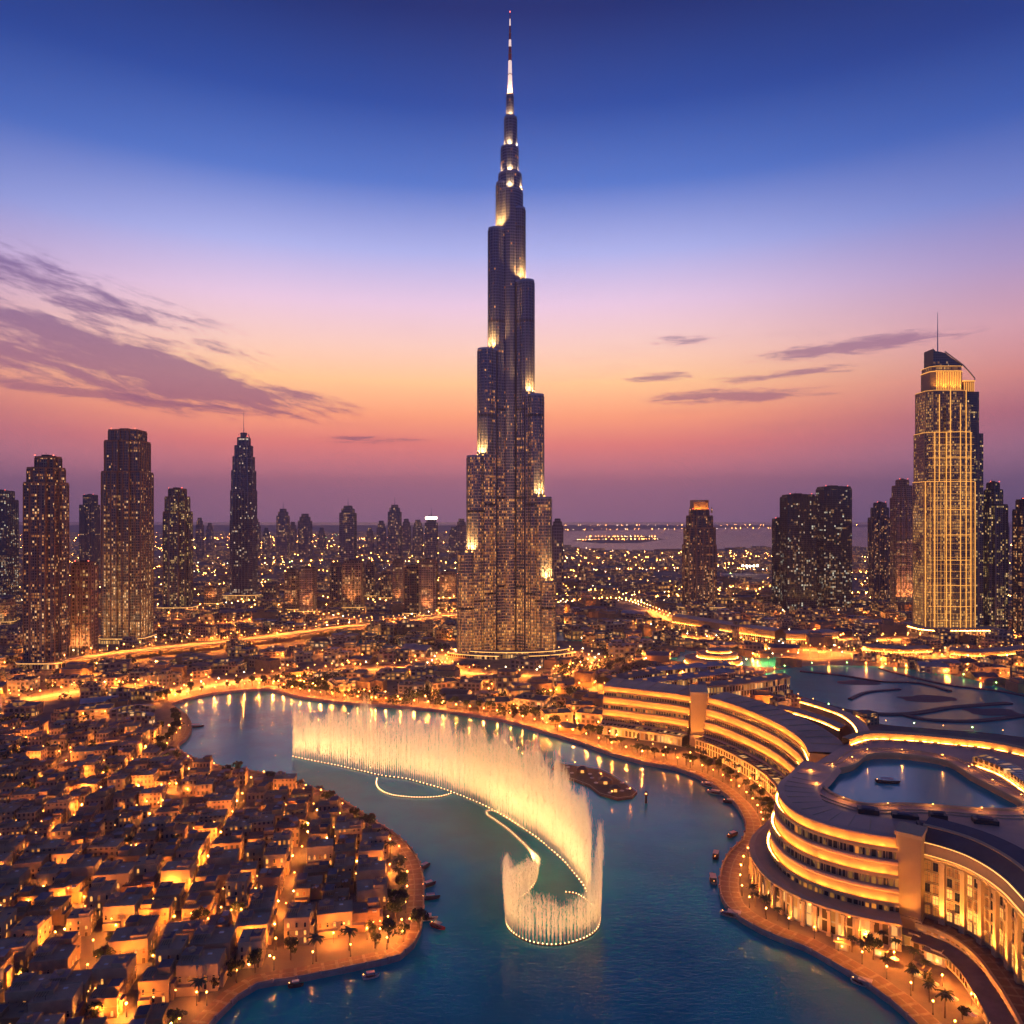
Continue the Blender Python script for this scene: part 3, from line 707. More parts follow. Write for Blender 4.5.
    if (base_y > 605 and cat == 'skyscraper') or (m in ('f_rose', 'f_mid')):  # added wash spots without fixtures, standing in for street glow on lower walls
        for s in ((-1, 0, 1) if cat == 'skyscraper' else (0,)):
            ld = bpy.data.lights.new('floodlight', 'SPOT'); ld.energy = (34000 if m not in ('f_rose', 'f_mid') else 420000) * (w0 / 60) ** 2; ld.color = (1.0, 0.45, 0.13); ld.spot_size = R(80); ld.spot_blend = 1; ld.shadow_soft_size = 1
            lo = bpy.data.objects.new('floodlight', ld); col.objects.link(lo); lo.parent = root; lo.location = (s * w0 * .4, -D / 2 - w0 * .42, 9.5); lo.rotation_euler = Vector((0, .42, 1)).to_track_quat('-Z', 'Y').to_euler()
    if podium:
        pw, pd_, ph = podium; pb = MB(); o = outline('oct', w0 * pw, D * pd_)
        pb.prism(o, 0, ph, 'f_shop', 'roof_tan'); pb.prism(offset(o, .8, True), ph - .6, ph + .5, 'roof_pale', None, True)
        pb.prism(offset(o, .12, True), ph - 1.4, ph - .9, 'cove_tower', None); pb.build('podium', root)
    return root, xc, Yc, k, z0

tower('office_tower', 'dark blue tower cut off by the west edge, flat topped', 597, [(-12, 19, 500), (-9, 15, 491)], 'f_blue', 'box', .9, 6, bands=24)
tower('apartment_tower', 'brown tower with a blue glass centre strip and stepped crown, beside a short block', 670, [(21, 75, 483), (25, 71, 468), (35, 67, 457)], 'f_brown', 'cross', .75, 7.5, 'plaster_rose', 3.7 * 4, podium=(1.25, 1.3, 8))
tower('apartment_tower', 'short brown block tucked between the two big western towers', 661, [(72, 99, 566), (74, 97, 563)], 'f_mid', 'notch', .8, 6, 'plaster_rose', 15)
tower('apartment_tower', 'slim dark tower standing behind the two big western towers', 575, [(80, 101, 505), (84, 99, 495)], 'f_middark', 'notch', .8, 6)
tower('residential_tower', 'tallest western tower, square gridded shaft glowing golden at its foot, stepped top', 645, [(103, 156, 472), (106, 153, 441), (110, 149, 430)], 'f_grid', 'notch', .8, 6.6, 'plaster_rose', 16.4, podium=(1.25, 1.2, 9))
tower('residential_tower', 'mid height olive lit tower with a rounded stepped top', 612, [(162, 196, 512), (164, 193, 497), (168, 189, 489)], 'f_olive', 'cross', .8, 8, 'plaster_rose', 19.5, podium=(1.4, 1.3, 9))
def bullet():
    root, xc, Yc, k, z = tower('pointed_tower', 'slim dark tower tapering to a lantern and needle, west of the supertall', 601,
        [(230, 259.5, 520), (230.6, 259, 490), (231.6, 258, 470), (233, 256.5, 456), (235, 254.5, 445), (238, 252, 437)], 'f_slate', 'oct', .9, 6.3, 'steel', 0, podium=(1.7, 1.6, 14), parapet=False)
    c = MB(); zz = z; w = 6 * k
    for i in range(8):
        a = 2 * PI * i / 8; c.tube((w * math.cos(a), w * math.sin(a), zz), (w * .75 * math.cos(a), w * .75 * math.sin(a), zz + 9), .5, .4, 'steel', 4)
    c.prism([(w * .55 * math.cos(2 * PI * i / 12), w * .55 * math.sin(2 * PI * i / 12)) for i in range(12)], zz, zz + 11, 'f_slate', 'roof_dark')
    c.build('lantern', root)
    s = MB(); s.tube((0, 0, zz + 11), (0, 0, CAM_H + (520 - 411) * k), .9, .25, 'steel', 6); s.build('spire', root)
bullet()
tower('crowned_tower', 'lone brown tower with an orange lit square crown, right of the supertall', 611, [(679.5, 717, 545), (681, 716, 528), (684, 713, 516), (687, 709, 510)], 'f_brown', 'cross', .85, 7, 'plaster_rose', 18.5, podium=(1.5, 1.4, 8))
def crown_lit():
    # orange lit portal crown
    Yf = FPX * CAM_H / 91; k = Yf / FPX
    root = [o for o in col.objects if o.name.startswith('crowned_tower')][0]
    z = CAM_H + 10 * k * 1.04; z2 = CAM_H + 18.5 * k * 1.04; w = 8 * k
    c = MB(); c.box(-w, -w * .8, z, -w + 2, w * .8, z2, 'stone_hotel'); c.box(w - 2, -w * .8, z, w, w * .8, z2, 'stone_hotel'); c.box(-w, -w * .8 - .1, z2, w, w * .8 + .1, z2 + 2, 'stone_hotel')
    c.box(-w + 2.1, -w * .5, z, w - 2.1, w * .5, z2 - 1, 'stone_hotel')
    c.box(-w + 2.5, -w * .8, z + .02, w - 2.5, -w * .8 + .8, z + .6, 'cove'); c.build('crown', root)
    for s in (-1, 1):
        t = MB(); t.tube((s * 11 * k, -6 * k, z - 6), (s * 11 * k, -6 * k, z + 6), 2.4, .4, 'stone_hotel', 8); t.ball((s * 11 * k, -7.4 * k, z), .8, 'cove_tower'); t.build('pinnacle', root)
crown_lit()
tower('office_tower', 'western one of the twin black slab towers, slightly lower', 611, [(779, 815, 497), (781, 813, 495)], 'f_blue', 'box', .7, 5, bands=32)
tower('office_tower', 'eastern one of the twin black slab towers, slightly taller', 608, [(815, 850, 489), (816, 849, 487)], 'f_blue', 'box', .7, 5, bands=32)
tower('office_tower', 'low teal glass slab set behind the twin black towers', 604, [(772, 784, 519)], 'f_blue', 'box', 1.0, 5)
tower('residential_tower', 'dark stepped tower left of the rose coloured tower', 600, [(867, 890, 518), (870, 888, 508), (873, 886, 503)], 'f_brown', 'notch', .8, 6)
tower('residential_tower', 'rose coloured tower with a dark stepped cap beside the gold lit tower', 607, [(889, 913, 498), (891, 911, 486), (895, 908, 480)], 'f_rose', 'notch', .8, 6, 'plaster_rose', 12.6)
tower('residential_tower', 'dark tower just east of the gold lit tower, stepped top', 632, [(977, 1009, 505), (981, 1003, 490), (984, 999, 483)], 'f_olive', 'cross', .7, 6)
tower('residential_tower', 'dark tower cut by the east edge of the view', 634, [(1009, 1042, 510), (1013, 1038, 500)], 'f_brown', 'cross', .8, 6)

def gold_tower():
    Yf = FPX * CAM_H / 113; k = Yf / FPX * 1.02; xc = (947 - 512) * k; Yc = Yf + 26
    root = thing('gold_lit_hotel_tower', 'hotel tower outlined in gold light strips with a sail shaped top and mast', 'skyscraper', (xc, Yc, 0)); KEEP.append((xc, Yc, 75))
    k = Yc / FPX * .985
    X = lambda px: (px - 945) * k * .87
    Z = lambda py: CAM_H + (520 - py) * k
    mb = MB(); st = MB()
    def blk(x0, x1, y0, y1, zb, zt, m='f_gold'):
        mb.box(X(x0), y0, zb, X(x1), y1, zt, m, 'roof_dark')
    tiers = [(912, 970, -26, 24, 0, Z(482)), (913.5, 968, -24, 24, Z(482), Z(433)), (915.5, 962, -22, 24, Z(433), Z(391))]
    for i, (x0, x1, y0, y1, zb, zt) in enumerate(tiers):
        o = outline('oct', X(x1) - X(x0), y1 - y0); cx = (X(x0) + X(x1)) / 2; cy_ = (y0 + y1) / 2; o = [(p[0] + cx, p[1] + cy_) for p in o]
        mb.prism(o, zb, zt, 'f_gold', 'roof_dark')
        mb.prism(offset(o, .5, True), zt - 1, zt + 1.2, 'stone_hotel', None, True)
        mb.prism(offset(o, .7, True), zt + .2, zt + .9, 'neon_gold', None)
        for q, p in enumerate(o):
            mb.tube((p[0], p[1], zb), (p[0], p[1], zt), .9, .9, 'stone_hotel', 6)
    blk(962, 982, -14, 26, 0, Z(433), 'f_olive'); blk(962, 978, -12, 24, Z(433), Z(391), 'f_olive')
    # curved central bay
    bay = [(X(934) + (X(962) - X(934)) * i / 10, -26 - 5.5 * math.sin(PI * i / 10)) for i in range(11)]
    mb.prism(bay, 0, Z(405), 'f_gold', 'roof_dark')
    mb.build('facade', root)
    st2 = MB()
    for px, y, ytop, ybot in ((912.6, -20.5, 482, 632), (921, -26.5, 433, 632), (927, -24.6, 395, 632), (934, -26.8, 433, 632), (937.5, -29.8, 391, 632), (948, -31.9, 405, 632), (955, -30.6, 391, 632), (962, -26.8, 433, 632), (967, -26.6, 482, 632)):
        st2.box(X(px) - .45, y - .4, Z(ybot + 0.0) if False else 9, X(px) + .45, y + .5, Z(ytop), 'neon_gold')
    for py in (433, 458, 482, 510, 535, 560, 585, 606):
        st2.sweep([(p[0], p[1]) for p in bay], [(.35, Z(py)), (.45, Z(py) + .9)], 'neon_gold')
        st2.box(X(914), -26.5, Z(py), X(933), -26.1, Z(py) + .5, 'neon_gold')
    for py in range(438, 626, 7): st2.box(X(913.2), -26.42, Z(py), X(966), -26.2, Z(py) + .28, 'neon_gold'); st2.sweep([(p[0], p[1]) for p in bay], [(.3, Z(py)), (.3, Z(py) + .28)], 'neon_gold')
    for px in range(916, 966, 4): st2.box(X(px) - .12, -26.5, 9, X(px) + .12, -26.25, Z(482), 'neon_gold')
    st2.build('light_strips', root)
    # lit drum and sloping sail
    c = MB(); o = outline('oct', X(958) - X(920.5), 40); cx = (X(958) + X(920.5)) / 2; o = [(p[0] + cx, p[1]) for p in o]
    c.prism(o, Z(391), Z(371), 'stone_hotel', 'roof_dark'); o2 = [(p[0] * .97, p[1] * .95) for p in o]; c.prism(o2, Z(371), Z(366), 'f_gold', 'roof_dark')
    for p, q in ((Z(390.6), .9), (Z(371.6), 1.2), (Z(366.5), .7)): c.prism(offset(o, .8, True), p, p + q, 'neon_gold', None)
    for i in range(15):
        x = X(925.5) + (X(953) - X(925.5)) * i / 14; c.box(x - .3, -20.9, Z(391), x + .3, -20.1, Z(372), 'neon_gold')
    c.box(X(959), -14, Z(391.2), X(971.5), 16, Z(380), 'stone_hotel', 'roof_dark'); c.box(X(958.6), -14.8, Z(381), X(972.2), 16.6, Z(380) + .3, 'neon_gold')
    for i in range(6): x = X(960) + (X(971) - X(960)) * i / 5; c.box(x - .3, -14.9, Z(391), x + .3, -14.1, Z(382), 'neon_gold')
    c.build('crown', root)
    for i in range(4): uplight(root, X(924 + 10 * i), -27, Z(390), 30000, (0, .25, 1), 110)
    sl = MB()
    pr = [(X(923), Z(366.2)), (X(956.5), Z(366.2)), (X(956.5), Z(364.6)), (X(950), Z(361)), (X(943), Z(357)), (X(937), Z(352.8)), (X(931), Z(351.5)), (X(926), Z(351)), (X(923), Z(348.5))]
    f = [(x, -17, z) for x, z in pr]; b = [(x, 10, z) for x, z in pr]
    sl.face(f, 'f_blue', [(x, z) for x, z in pr]); sl.face(b[::-1], 'metal_dark')
    for i in range(len(pr)): j = (i + 1) % len(pr); sl.face([f[i], b[i], b[j], f[j]], 'metal_dark')
    sl.build('sail_roof', root)
    ar = MB(); pts = [(X(936), -18, Z(351.5)), (X(943), -18, Z(356)), (X(950), -18, Z(360.5)), (X(957), -17, Z(364.5)), (X(964), -15, Z(370)), (X(972), -14, Z(377.5))]
    for a_, b_ in zip(pts, pts[1:]): ar.tube(a_, b_, 1.0, 1.0, 'metal_pale', 6)
    ar.tube(pts[-1], (X(972), -14, Z(380)), .9, .9, 'metal_pale', 6)
    ar.build('brace_arm', root)
    ma = MB(); ma.tube((X(935), 0, Z(352)), (X(935), 0, Z(309)), 1.1, .3, 'steel', 7); ma.build('mast', root)
    pd = MB(); o = outline('oct', X(990) - X(900), 90); cx = (X(990) + X(900)) / 2; o = [(p[0] + cx, p[1] - 4) for p in o]
    pd.prism(o, 0, 9, 'f_shop', 'roof_pale'); pd.prism(offset(o, 1.2, True), 8, 9.6, 'stone_trim', None, True); pd.prism(offset(o, .2, True), 6.6, 7.4, 'cove', None); pd.build('podium', root)
gold_tower()

# far skyline
FARS = [(251, 261, 519, 556, 'grey tower close east of the pointed tower'), (263, 270, 528, 556, 'thin far tower east of the pointed tower'), (277, 290, 509, 557, 'taller far tower of the hazy western pair'),
        (289, 297, 522, 553, 'lower tower wedged between two hazy western towers'), (298, 313, 514, 556, 'broad far tower of the hazy western pair'), (340, 357, 506, 566, 'lone dark far tower with a pointed cap'),
        (377, 386, 521, 556, 'lowest tower of the far central cluster'), (388, 402, 505, 560, 'tallest tower of the far central cluster with a thin mast'), (402, 411, 519, 556, 'slim tower hugging the tallest far central one'),
        (413, 423, 520, 560, 'plain tower left of the white crowned far tower'), (425, 438, 516, 563, 'far tower crowned with white light'), (449, 458, 527, 556, 'small far tower half way to the supertall'),
        (456, 467, 519, 562, 'far tower just west of the supertall'), (552, 563, 519, 592, 'pale slim tower peeking from behind the supertall'), (578, 586, 566, 590, 'tiny lit tower east of the supertall'),
        (196, 204, 518, 560, 'narrow far tower between the olive lit and pointed towers'), (206, 214, 523, 552, 'blocky far tower between the olive lit and pointed towers'), (30, 40, 522, 560, 'far tower hidden beside the westmost brown tower'),
        (1003, 1009, 520, 575, 'thin far tower at the east edge'), (318, 326, 528, 552, 'stubby far tower east of the broad hazy one'), (366, 374, 528, 553, 'stubby far tower west of the central cluster')]
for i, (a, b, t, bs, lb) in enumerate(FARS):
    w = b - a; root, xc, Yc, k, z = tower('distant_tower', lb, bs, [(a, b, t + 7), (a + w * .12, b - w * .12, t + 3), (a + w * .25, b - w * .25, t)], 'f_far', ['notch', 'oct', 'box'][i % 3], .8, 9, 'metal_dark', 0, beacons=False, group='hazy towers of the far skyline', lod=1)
    if i in (5, 7, 10, 2):
        s = MB(); s.tube((0, 0, z), (0, 0, z + 8 * k), 1.6, .4, 'steel', 6); s.build('mast', root)
    if i == 10:
        s = MB(); s.prism(outline('box', w * k * .8, w * k * .6), z - 3 * k, z - k, 'bulb_white', None); s.build('lit_crown', root)
# mid distance slab blocks
MIDS = [(285, 300, 570, 612, 'f_mid', 'orange hotel block, western half, lit from below'), (300, 317, 568, 614, 'f_rose', 'plain rose block joined east of the orange hotel block'), (330, 343, 563, 604, 'f_middark', 'dark slab left of the terraced cream block'),
        (343, 365, 561, 610, 'f_mid', 'terraced cream block with a rounded orange top'), (366, 376, 562, 598, 'f_middark', 'narrow black slab east of the terraced cream block'), (380, 392, 572, 600, 'f_middark', 'low black slab near the long orange block'),
        (393, 404, 560, 606, 'f_rose', 'tall thin orange wing of the long block'), (405, 424, 566, 616, 'f_middark', 'dark middle wing of the long orange block'), (419, 438, 560, 618, 'f_rose', 'glowing orange eastern wing of the long block'),
        (440, 457, 572, 600, 'f_mid', 'orange block right against the supertall'), (205, 222, 588, 606, 'f_mid', 'low cream block west of the pointed tower'), (262, 280, 585, 604, 'f_middark', 'low dark block east of the pointed tower'),
        (0, 16, 600, 625, 'f_mid', 'orange low block at the west edge')]
for i, (a, b, t, bs, m, lb) in enumerate(MIDS):
    tower('hotel_block', lb, bs, [(a, b, t + 3), (a + 1.5, b - 1.5, t)], m, ['notch', 'box', 'oct'][i % 3], .9, 9, 'plaster_rose', 13.8, beacons=False, cat='building', podium=(1.3, 1.3, 6))

# ------------------------------------------------------------------ the curved shopping and hotel complex on the east shore
def tier_profile(mb_wall, mb_cove, path, top, n, drop=10.6, inner=7.0, glow=4.4, win='f_glazing', cov='cove', roofw=34, roofm='roof_membrane', wall='stone_hotel', nrm=None):
    """lit tiers: washed wall, ledge with a light cove, ribbon window, rounded parapet"""
    off = 0.0; z = top
    mb_wall.sweep(path, [(-roofw, z - 1.2), (-roofw + 2, z + 1.4), (-2.0, z + 1.0), (0.9, z + .4), (0.9, z - .3), (0, z - .3)][::-1], roofm)
    z -= .3
    for i in range(n):
        zb = z - glow; zw = zb - .8; zz = zw - (drop - glow - 2.6); zl = zz - 1.8
        mb_wall.sweep(path, [(off + 1.9, zw), (off + 2.1, zb + .2), (off + 2.0, zb + .95), (off + 1.75, zb + .95), (off + 1.7, zb), (off, zb), (off, z)], wall)
        mb_cove.append((path, [(off + 1.6, zb + .06), (off + .9, zb + .06)], i))
        mb_wall.sweep(path, [(off + .8, zz), (off + .8, zw), (off + 1.9, zw)], win)
        mb_wall.sweep(path, [(off + 2.1, zl - .2), (off + 2.6, zl + .4), (off + 2.6, zz - .3), (off + 2.2, zz), (off + .8, zz)], 'roof_membrane')
        off += 2.1; z = zl - .2
    return off, z
def cove_parts(root, items):
    for path, prof, i in items:
        m = MB(); m.sweep(path, prof[::-1] if False else prof, 'cove'); m.build('cove_light', root)

RoundC = [(165, 424), (150, 403), (140, 390), (134.5, 377), (132.5, 364), (133.5, 352), (138, 342), (146, 333.5), (156, 327), (166, 323)]
pathB = smooth_path(RoundC, 2.5)
rB = thing('rounded_hotel', 'rounded hotel corner with three glowing gold terraces wrapping round a roof pool', 'building')
mb = MB(); coves = []
offB, zB = tier_profile(mb, coves, pathB, 42.0, 3, roofw=20)
mb.sweep(pathB, [(offB, 0), (offB, zB)], 'f_glazing')
mb.build('curved_wall', rB); cove_parts(rB, coves)
# mullions on the ribbon windows: real depth against the glass
mm = MB(); nb = normals(pathB)
for i in range(1, len(pathB) - 1):
    p, n_ = pathB[i], nb[i]
    for o_, z0, z1 in ((.8, 33.1, 36.6), (2.9, 22.5, 26.0), (5.0, 11.9, 15.5)):
        a = (p[0] + n_[0] * (o_ + .35), p[1] + n_[1] * (o_ + .35)); mm.tube((*a, z0), (*a, z1), .22, .22, 'stone_trim', 4)
mm.build('mullions', rB)
# bulging colonnaded podium
pod = offset(pathB, 13.0)
mb = MB(); mb.sweep(pod, [(0, 0), (0, 11.0)], 'f_shop'); mb.sweep(pod, [(0, 11.0), (1.4, 11.0), (1.6, 12.0), (-1, 12.6), (-9.0, 12.4)], 'stone_trim'); mb.build('podium', rB)
npd = normals(pod)
colm = MB(); colm.box(-.6, -.6, 0, .6, .6, 10.9, 'stone_trim'); colm.box(-.9, -.9, 0, .9, .9, 1.2, 'stone_trim'); colm.box(-.85, -.85, 10.1, .85, .85, 10.95, 'stone_trim')
cm_ = None
rs = resample(pod, 5.6)
for i, p in enumerate(rs[1:-1]):
    j = min(range(len(pod)), key=lambda q: math.dist(pod[q], p)); n_ = npd[j]
    if cm_ is None: o = colm.build('column', rB); cm_ = o.data
    else: o = inst('column', cm_, rB)
    o.location = (p[0] + n_[0] * 1.0, p[1] + n_[1] * 1.0, 0); o.rotation_euler = (0, 0, math.atan2(n_[1], n_[0]))
for i, p in enumerate(rs[1:-1]):
    if i % 2: continue
    j = min(range(len(pod)), key=lambda q: math.dist(pod[q], p)); n_ = npd[j]
    uplight(rB, p[0] + n_[0] * 4.0, p[1] + n_[1] * 4.0, .6, 5200, (-n_[0] * .5, -n_[1] * .5, 1), 130)
# west gatehouse pier joining the round part to the classical wing
pr = thing('corner_pier', 'plain square stone pier between the rounded hotel and the pilastered wing', 'building', (171.5, 323.5, 0), R(-38))
mb = MB(); mb.box(-4.4, -5, 0, 5.2, 7, 45, 'stone_hotel', 'roof_membrane'); mb.box(-4.9, -5.5, 44, 5.7, 7.5, 45.6, 'stone_trim'); mb.box(-4.9, -5.5, 9, 5.7, 7.5, 10, 'stone_trim'); mb.build('wall', pr)
uplight(pr, 0, -10, 10.5, 9000, (0, .35, 1), 100)

# pilastered wing
DP = [(176.5, 324), (183, 318), (188, 310.5), (190.5, 300), (190.5, 289.5), (189.0, 281), (185.5, 266), (180, 248), (172, 228)]
pathD = smooth_path(DP, 2.0); nD = normals(pathD)
rD = thing('pilastered_hotel_wing', 'classical wing with tall uplit pilasters, arched top windows and mansard roof', 'building')
mb = MB()
mb.sweep(pathD, [(0, 8), (0, 34)], 'stone_hotel')
mb.sweep(pathD, [(0, 34), (1.6, 34.0), (2.0, 35.2), (.3, 35.4), (.2, 39.2), (1.1, 39.4), (1.2, 40.3), (-.6, 40.4)], 'stone_trim')
mb.sweep(pathD, [(0, 8.0), (9, 8.0)][::-1], 'paving'); mb.sweep(pathD, [(9, 0), (9, 8.0)], 'f_shop'); mb.sweep(pathD, [(8.6, 8.0), (8.6, 9.1), (9.8, 9.1), (9.9, 7.4), (9.0, 7.3)][::-1], 'stone_trim')
mb.sweep(pathD, [(16.5, 0), (16.5, 4.8)], 'f_shop'); mb.sweep(pathD, [(9, 5.2), (17.4, 4.8), (17.4, 4.2), (16.5, 4.2)][::-1], 'roof_tan')
mb.build('wall', rD)
mb = MB(); mb.sweep(pathD, [(-.6, 40.3), (-5.0, 45.5), (-16, 46.2), (-17, 41)], 'roof_dark'); mb.sweep(pathD, [(-4.7, 45.3), (-4.3, 45.9), (-5.6, 46.3)], 'stone_trim'); mb.build('mansard_roof', rD)
mb = MB(); mb.sweep(pathD, [(.9, 40.36), (.3, 40.36)], 'cove_tower'); mb.sweep(pathD, [(1.5, 35.5), (1.0, 35.5)], 'cove_tower'); mb.build('cove_light', rD)
pil = MB(); pil.box(-.95, -.2, 8, .95, 1.5, 32.6, 'stone_trim'); pil.box(-1.3, -.2, 8, 1.3, 1.9, 10.2, 'stone_trim'); pil.box(-1.25, -.2, 32, 1.25, 1.85, 33.9, 'stone_trim')
wn = MB()   # window frame facing +y ; pane is the child
wn.box(-1.25, 0, 0, -1.0, .35, 3.7, 'stone_trim'); wn.box(1.0, 0, 0, 1.25, .35, 3.7, 'stone_trim'); wn.box(-1.25, 0, 3.7, 1.25, .35, 4.0, 'stone_trim'); wn.box(-1.35, 0, -.25, 1.35, .55, 0, 'stone_trim')
wn.box(-.06, .12, 0, .06, .22, 3.7, 'metal_dark'); wn.box(-1.0, .12, 2.3, 1.0, .22, 2.42, 'metal_dark')
pn = {}
for k_ in ('pane_lit', 'pane_dim', 'pane_dark'):
    q = MB(); q.face([(-1.0, .06, 0), (-1.0, .06, 3.7), (1.0, .06, 3.7), (1.0, .06, 0)], k_); pn[k_] = q.build('pane', link=False).data
wme = wn.build('window', link=False).data; pme = pil.build('pilaster', link=False).data
bays = resample(pathD, 8.6); nwin = 0
for i, p in enumerate(bays):
    j = min(range(len(pathD)), key=lambda q: math.dist(pathD[q], p)); n_ = nD[j]; a = math.atan2(n_[1], n_[0]) - PI / 2
    if i < 12:
        inst('pilaster', pme, rD, (p[0], p[1], 0), a)
        uplight(rD, p[0] + n_[0] * 4.6, p[1] + n_[1] * 4.6, 8.6, 42000, (-n_[0] * .2, -n_[1] * .2, 1), 80)
    if i + 1 < len(bays) and i < 11:
        q = bays[i + 1]
        for s in (.32, .68):
            c_ = (p[0] + (q[0] - p[0]) * s, p[1] + (q[1] - p[1]) * s)
            for fl in range(5):
                if nwin >= 98: break
                w = inst('window', wme, rD, (c_[0] + n_[0] * .02, c_[1] + n_[1] * .02, 10 + fl * 4.75), a); nwin += 1
                inst('pane', pn[random.choices(['pane_lit', 'pane_dim', 'pane_dark'], [.28, .42, .30])[0]], w)
# roof deck with the sunken pool
poolp = smooth_path(GP([(815, 776), (817, 784), (830, 795), (848, 802.5), (868, 807), (906, 806.5), (940, 808.5), (970, 811), (1015, 812), (1026, 806), (1000, 791), (973, 777), (950, 763), (920, 757), (890, 754.5), (866, 756), (852, 766), (832, 771)], 41), 4, True)
deck = offset(pathB, -4)[3:-2] + [(172, 332), (187, 322)] + offset(pathD, -14)[4:] + [(330, 260), (330, 400)] + GP([(1000, 750), (950, 744), (905, 740), (868, 739), (846, 745)], 41)
dk = sheet('roof_deck', deck, 41.6, 'roof_membrane', [poolp], kind=None); tag(dk, 'broad brown roof terrace framing the large roof pool', 'roof terrace')
pb = MB(); pb.sweep(poolp, [(0, 37.0), (0, 42.5), (-1.6, 42.5), (-1.6, 41.0)][::1], 'stone_trim', closed=True); o = pb.build('pool_rim', dk)
ws = sheet("roof_pool_water", offset(poolp, -0.6, True), 38.6, 'pool_water')
bk = MB(); bpath = GP([(846, 745), (868, 739), (905, 740), (950, 744), (1000, 750), (1060, 765)], 41)
bkp = smooth_path(bpath, 4); bk.sweep(bkp, [(-.2, 0), (-.2, 41.5)][::-1], 'stone_hotel'); bk.sweep(bkp, [(2, 41.7), (2, 45), (-2.5, 45.4), (-2.5, 41.0)][::1], 'stone_hotel'); bk.build('terrace_wall', dk)
cv = MB(); cv.sweep(bkp, [(3.1, 41.75), (2.5, 41.75)], 'cove'); cv.build('cove_light', dk)
dd_ = MB()
for o_ in (5.5, 9.0): dd_.sweep(poolp, [(o_ + .5, 41.62), (o_ + .5, 42.0), (o_, 42.0), (o_, 41.62)], 'stone_trim', closed=True)
for i in range(6, len(pathB) - 4, 3):
    p, n_ = pathB[i], nb[i]; dd_.tube((p[0] - n_[0] * 2.4, p[1] - n_[1] * 2.4, 43.15), (p[0] - n_[0] * 17, p[1] - n_[1] * 17, 43.3), .16, .16, 'stone_trim', 4)
dd_.build('deck_kerb', dk)
for i in range(14):
    p = bkp[int(len(bkp) * (i + .5) / 14)]; m_ = MB(); m_.box(-1.6, -1.1, 0, 1.6, 1.1, .8, 'metal_pale'); m_.box(-1.3, -.8, .8, 1.3, .8, 1.1, 'pane_dim'); o = m_.build('skylight', dk); o.location = (p[0] + 1, p[1] - 7.5, 41.62); o.rotation_euler.z = .1 * i
DLD = []
for i, p in enumerate(resample(offset(poolp, 2.4, True), 21)):
    m_ = MB(); m_.tube((0, 0, 0), (0, 0, .9), .14, .1, 'metal_dark', 5); m_.ball((0, 0, 1.1), .24, 'bulb'); o = m_.build('deck_lamp', dk); o.location = (p[0], p[1], 42.6)
    if not DLD: DLD.append(bpy.data.lights.new('deck_light', 'POINT'))
    ld_ = DLD[0]
    ld_.energy = 700; ld_.color = (1.0, .42, .08); ld_.shadow_soft_size = .15; lo = bpy.data.objects.new('deck_light', ld_); col.objects.link(lo); lo.parent = dk; lo.location = (p[0], p[1], 44.2)
# raised strip with lit arcade at the south east of the pool
sp_ = smooth_path(GP([(972, 760), (995, 768), (1010, 776), (1030, 790), (1060, 806)], 44), 3)
t = thing('pool_arcade', 'low lit arcade running down the east side of the roof pool', 'building'); mb = MB(); mb.sweep(sp_, [(0, 41.6), (0, 46), (-9, 46.6), (-9, 41.6)], 'f_shop'); mb.build('wall', t)
mb = MB(); mb.sweep(sp_, [(1.2, 41.8), (.6, 41.8)], 'cove'); mb.build('cove_light', t)
# plant and boxes on the terrace south of the pool
for i, (px, py, w, d, h) in enumerate([(868, 812, 9, 5, 2.2), (905, 817, 11, 4, 1.8), (938, 818, 7, 5, 2.6), (985, 822, 10, 5, 2.0), (925, 826, 6, 6, 1.6)]):
    x, y = G(px, py, 42); mb = MB(); mb.box(-w / 2, -d / 2, 0, w / 2, d / 2, h, 'metal_dark'); mb.box(-w * .3, -d * .3, h, w * .3, d * .3, h + .6, 'roof_grey')
    o = mb.build('roof_unit'); o.location = (x, y, 41.6); o.rotation_euler.z = -.3
    tag(o, ['long dark roof unit nearest the rounded corner, by the pool', 'widest dark roof unit on the south pool edge', 'tallest dark roof unit near the square pier', 'eastmost dark roof unit on the south pool edge', 'smallest dark roof unit set back toward the mansard roof'][i], 'roof unit', 'dark plant units south of the roof pool')

for i, (px, py, w, d, h, a) in enumerate([(872, 928, 10, 6, 5.0, -.5), (892, 934, 9, 6, 4.2, -.6), (915, 946, 9, 5, 4.4, -.7), (937, 962, 8, 5, 4.0, -.8), (842, 948, 5, 4, 3.2, -.45), (880, 955, 5, 4, 3.2, -.6), (920, 976, 5, 4, 3.2, -.8)]):
    x, y = G(px, py); r = thing('promenade_pavilion', ['largest lit pavilion at the end of the hotel colonnade', 'second lit pavilion below the square stone pier', 'third lit pavilion, under the west end of the pilastered wing', 'fourth lit pavilion, farther down the pilastered wing', 'small kiosk in front of the hotel colonnade', 'small kiosk in the middle of the palm plaza', 'small kiosk nearest the bottom of the palm plaza'][i], 'pavilion', (x, y, 0), a)
    m_ = MB(); m_.box(-w / 2, -d / 2, 0, w / 2, d / 2, h, 'f_shop', 'roof_tan'); m_.build('wall', r)
    m_ = MB(); m_.box(-w / 2 - .8, -d / 2 - .8, h + .003, w / 2 + .8, d / 2 + .8, h + .45, 'stone_trim'); m_.prism(outline('box', w * .5, d * .5), h + .45, h + 1.3, 'stone_trim', 'roof_tan'); m_.build('roof', r)
    uplight(r, 0, -d / 2 - 2.5, .5, 1800, (0, .6, 1), 140)
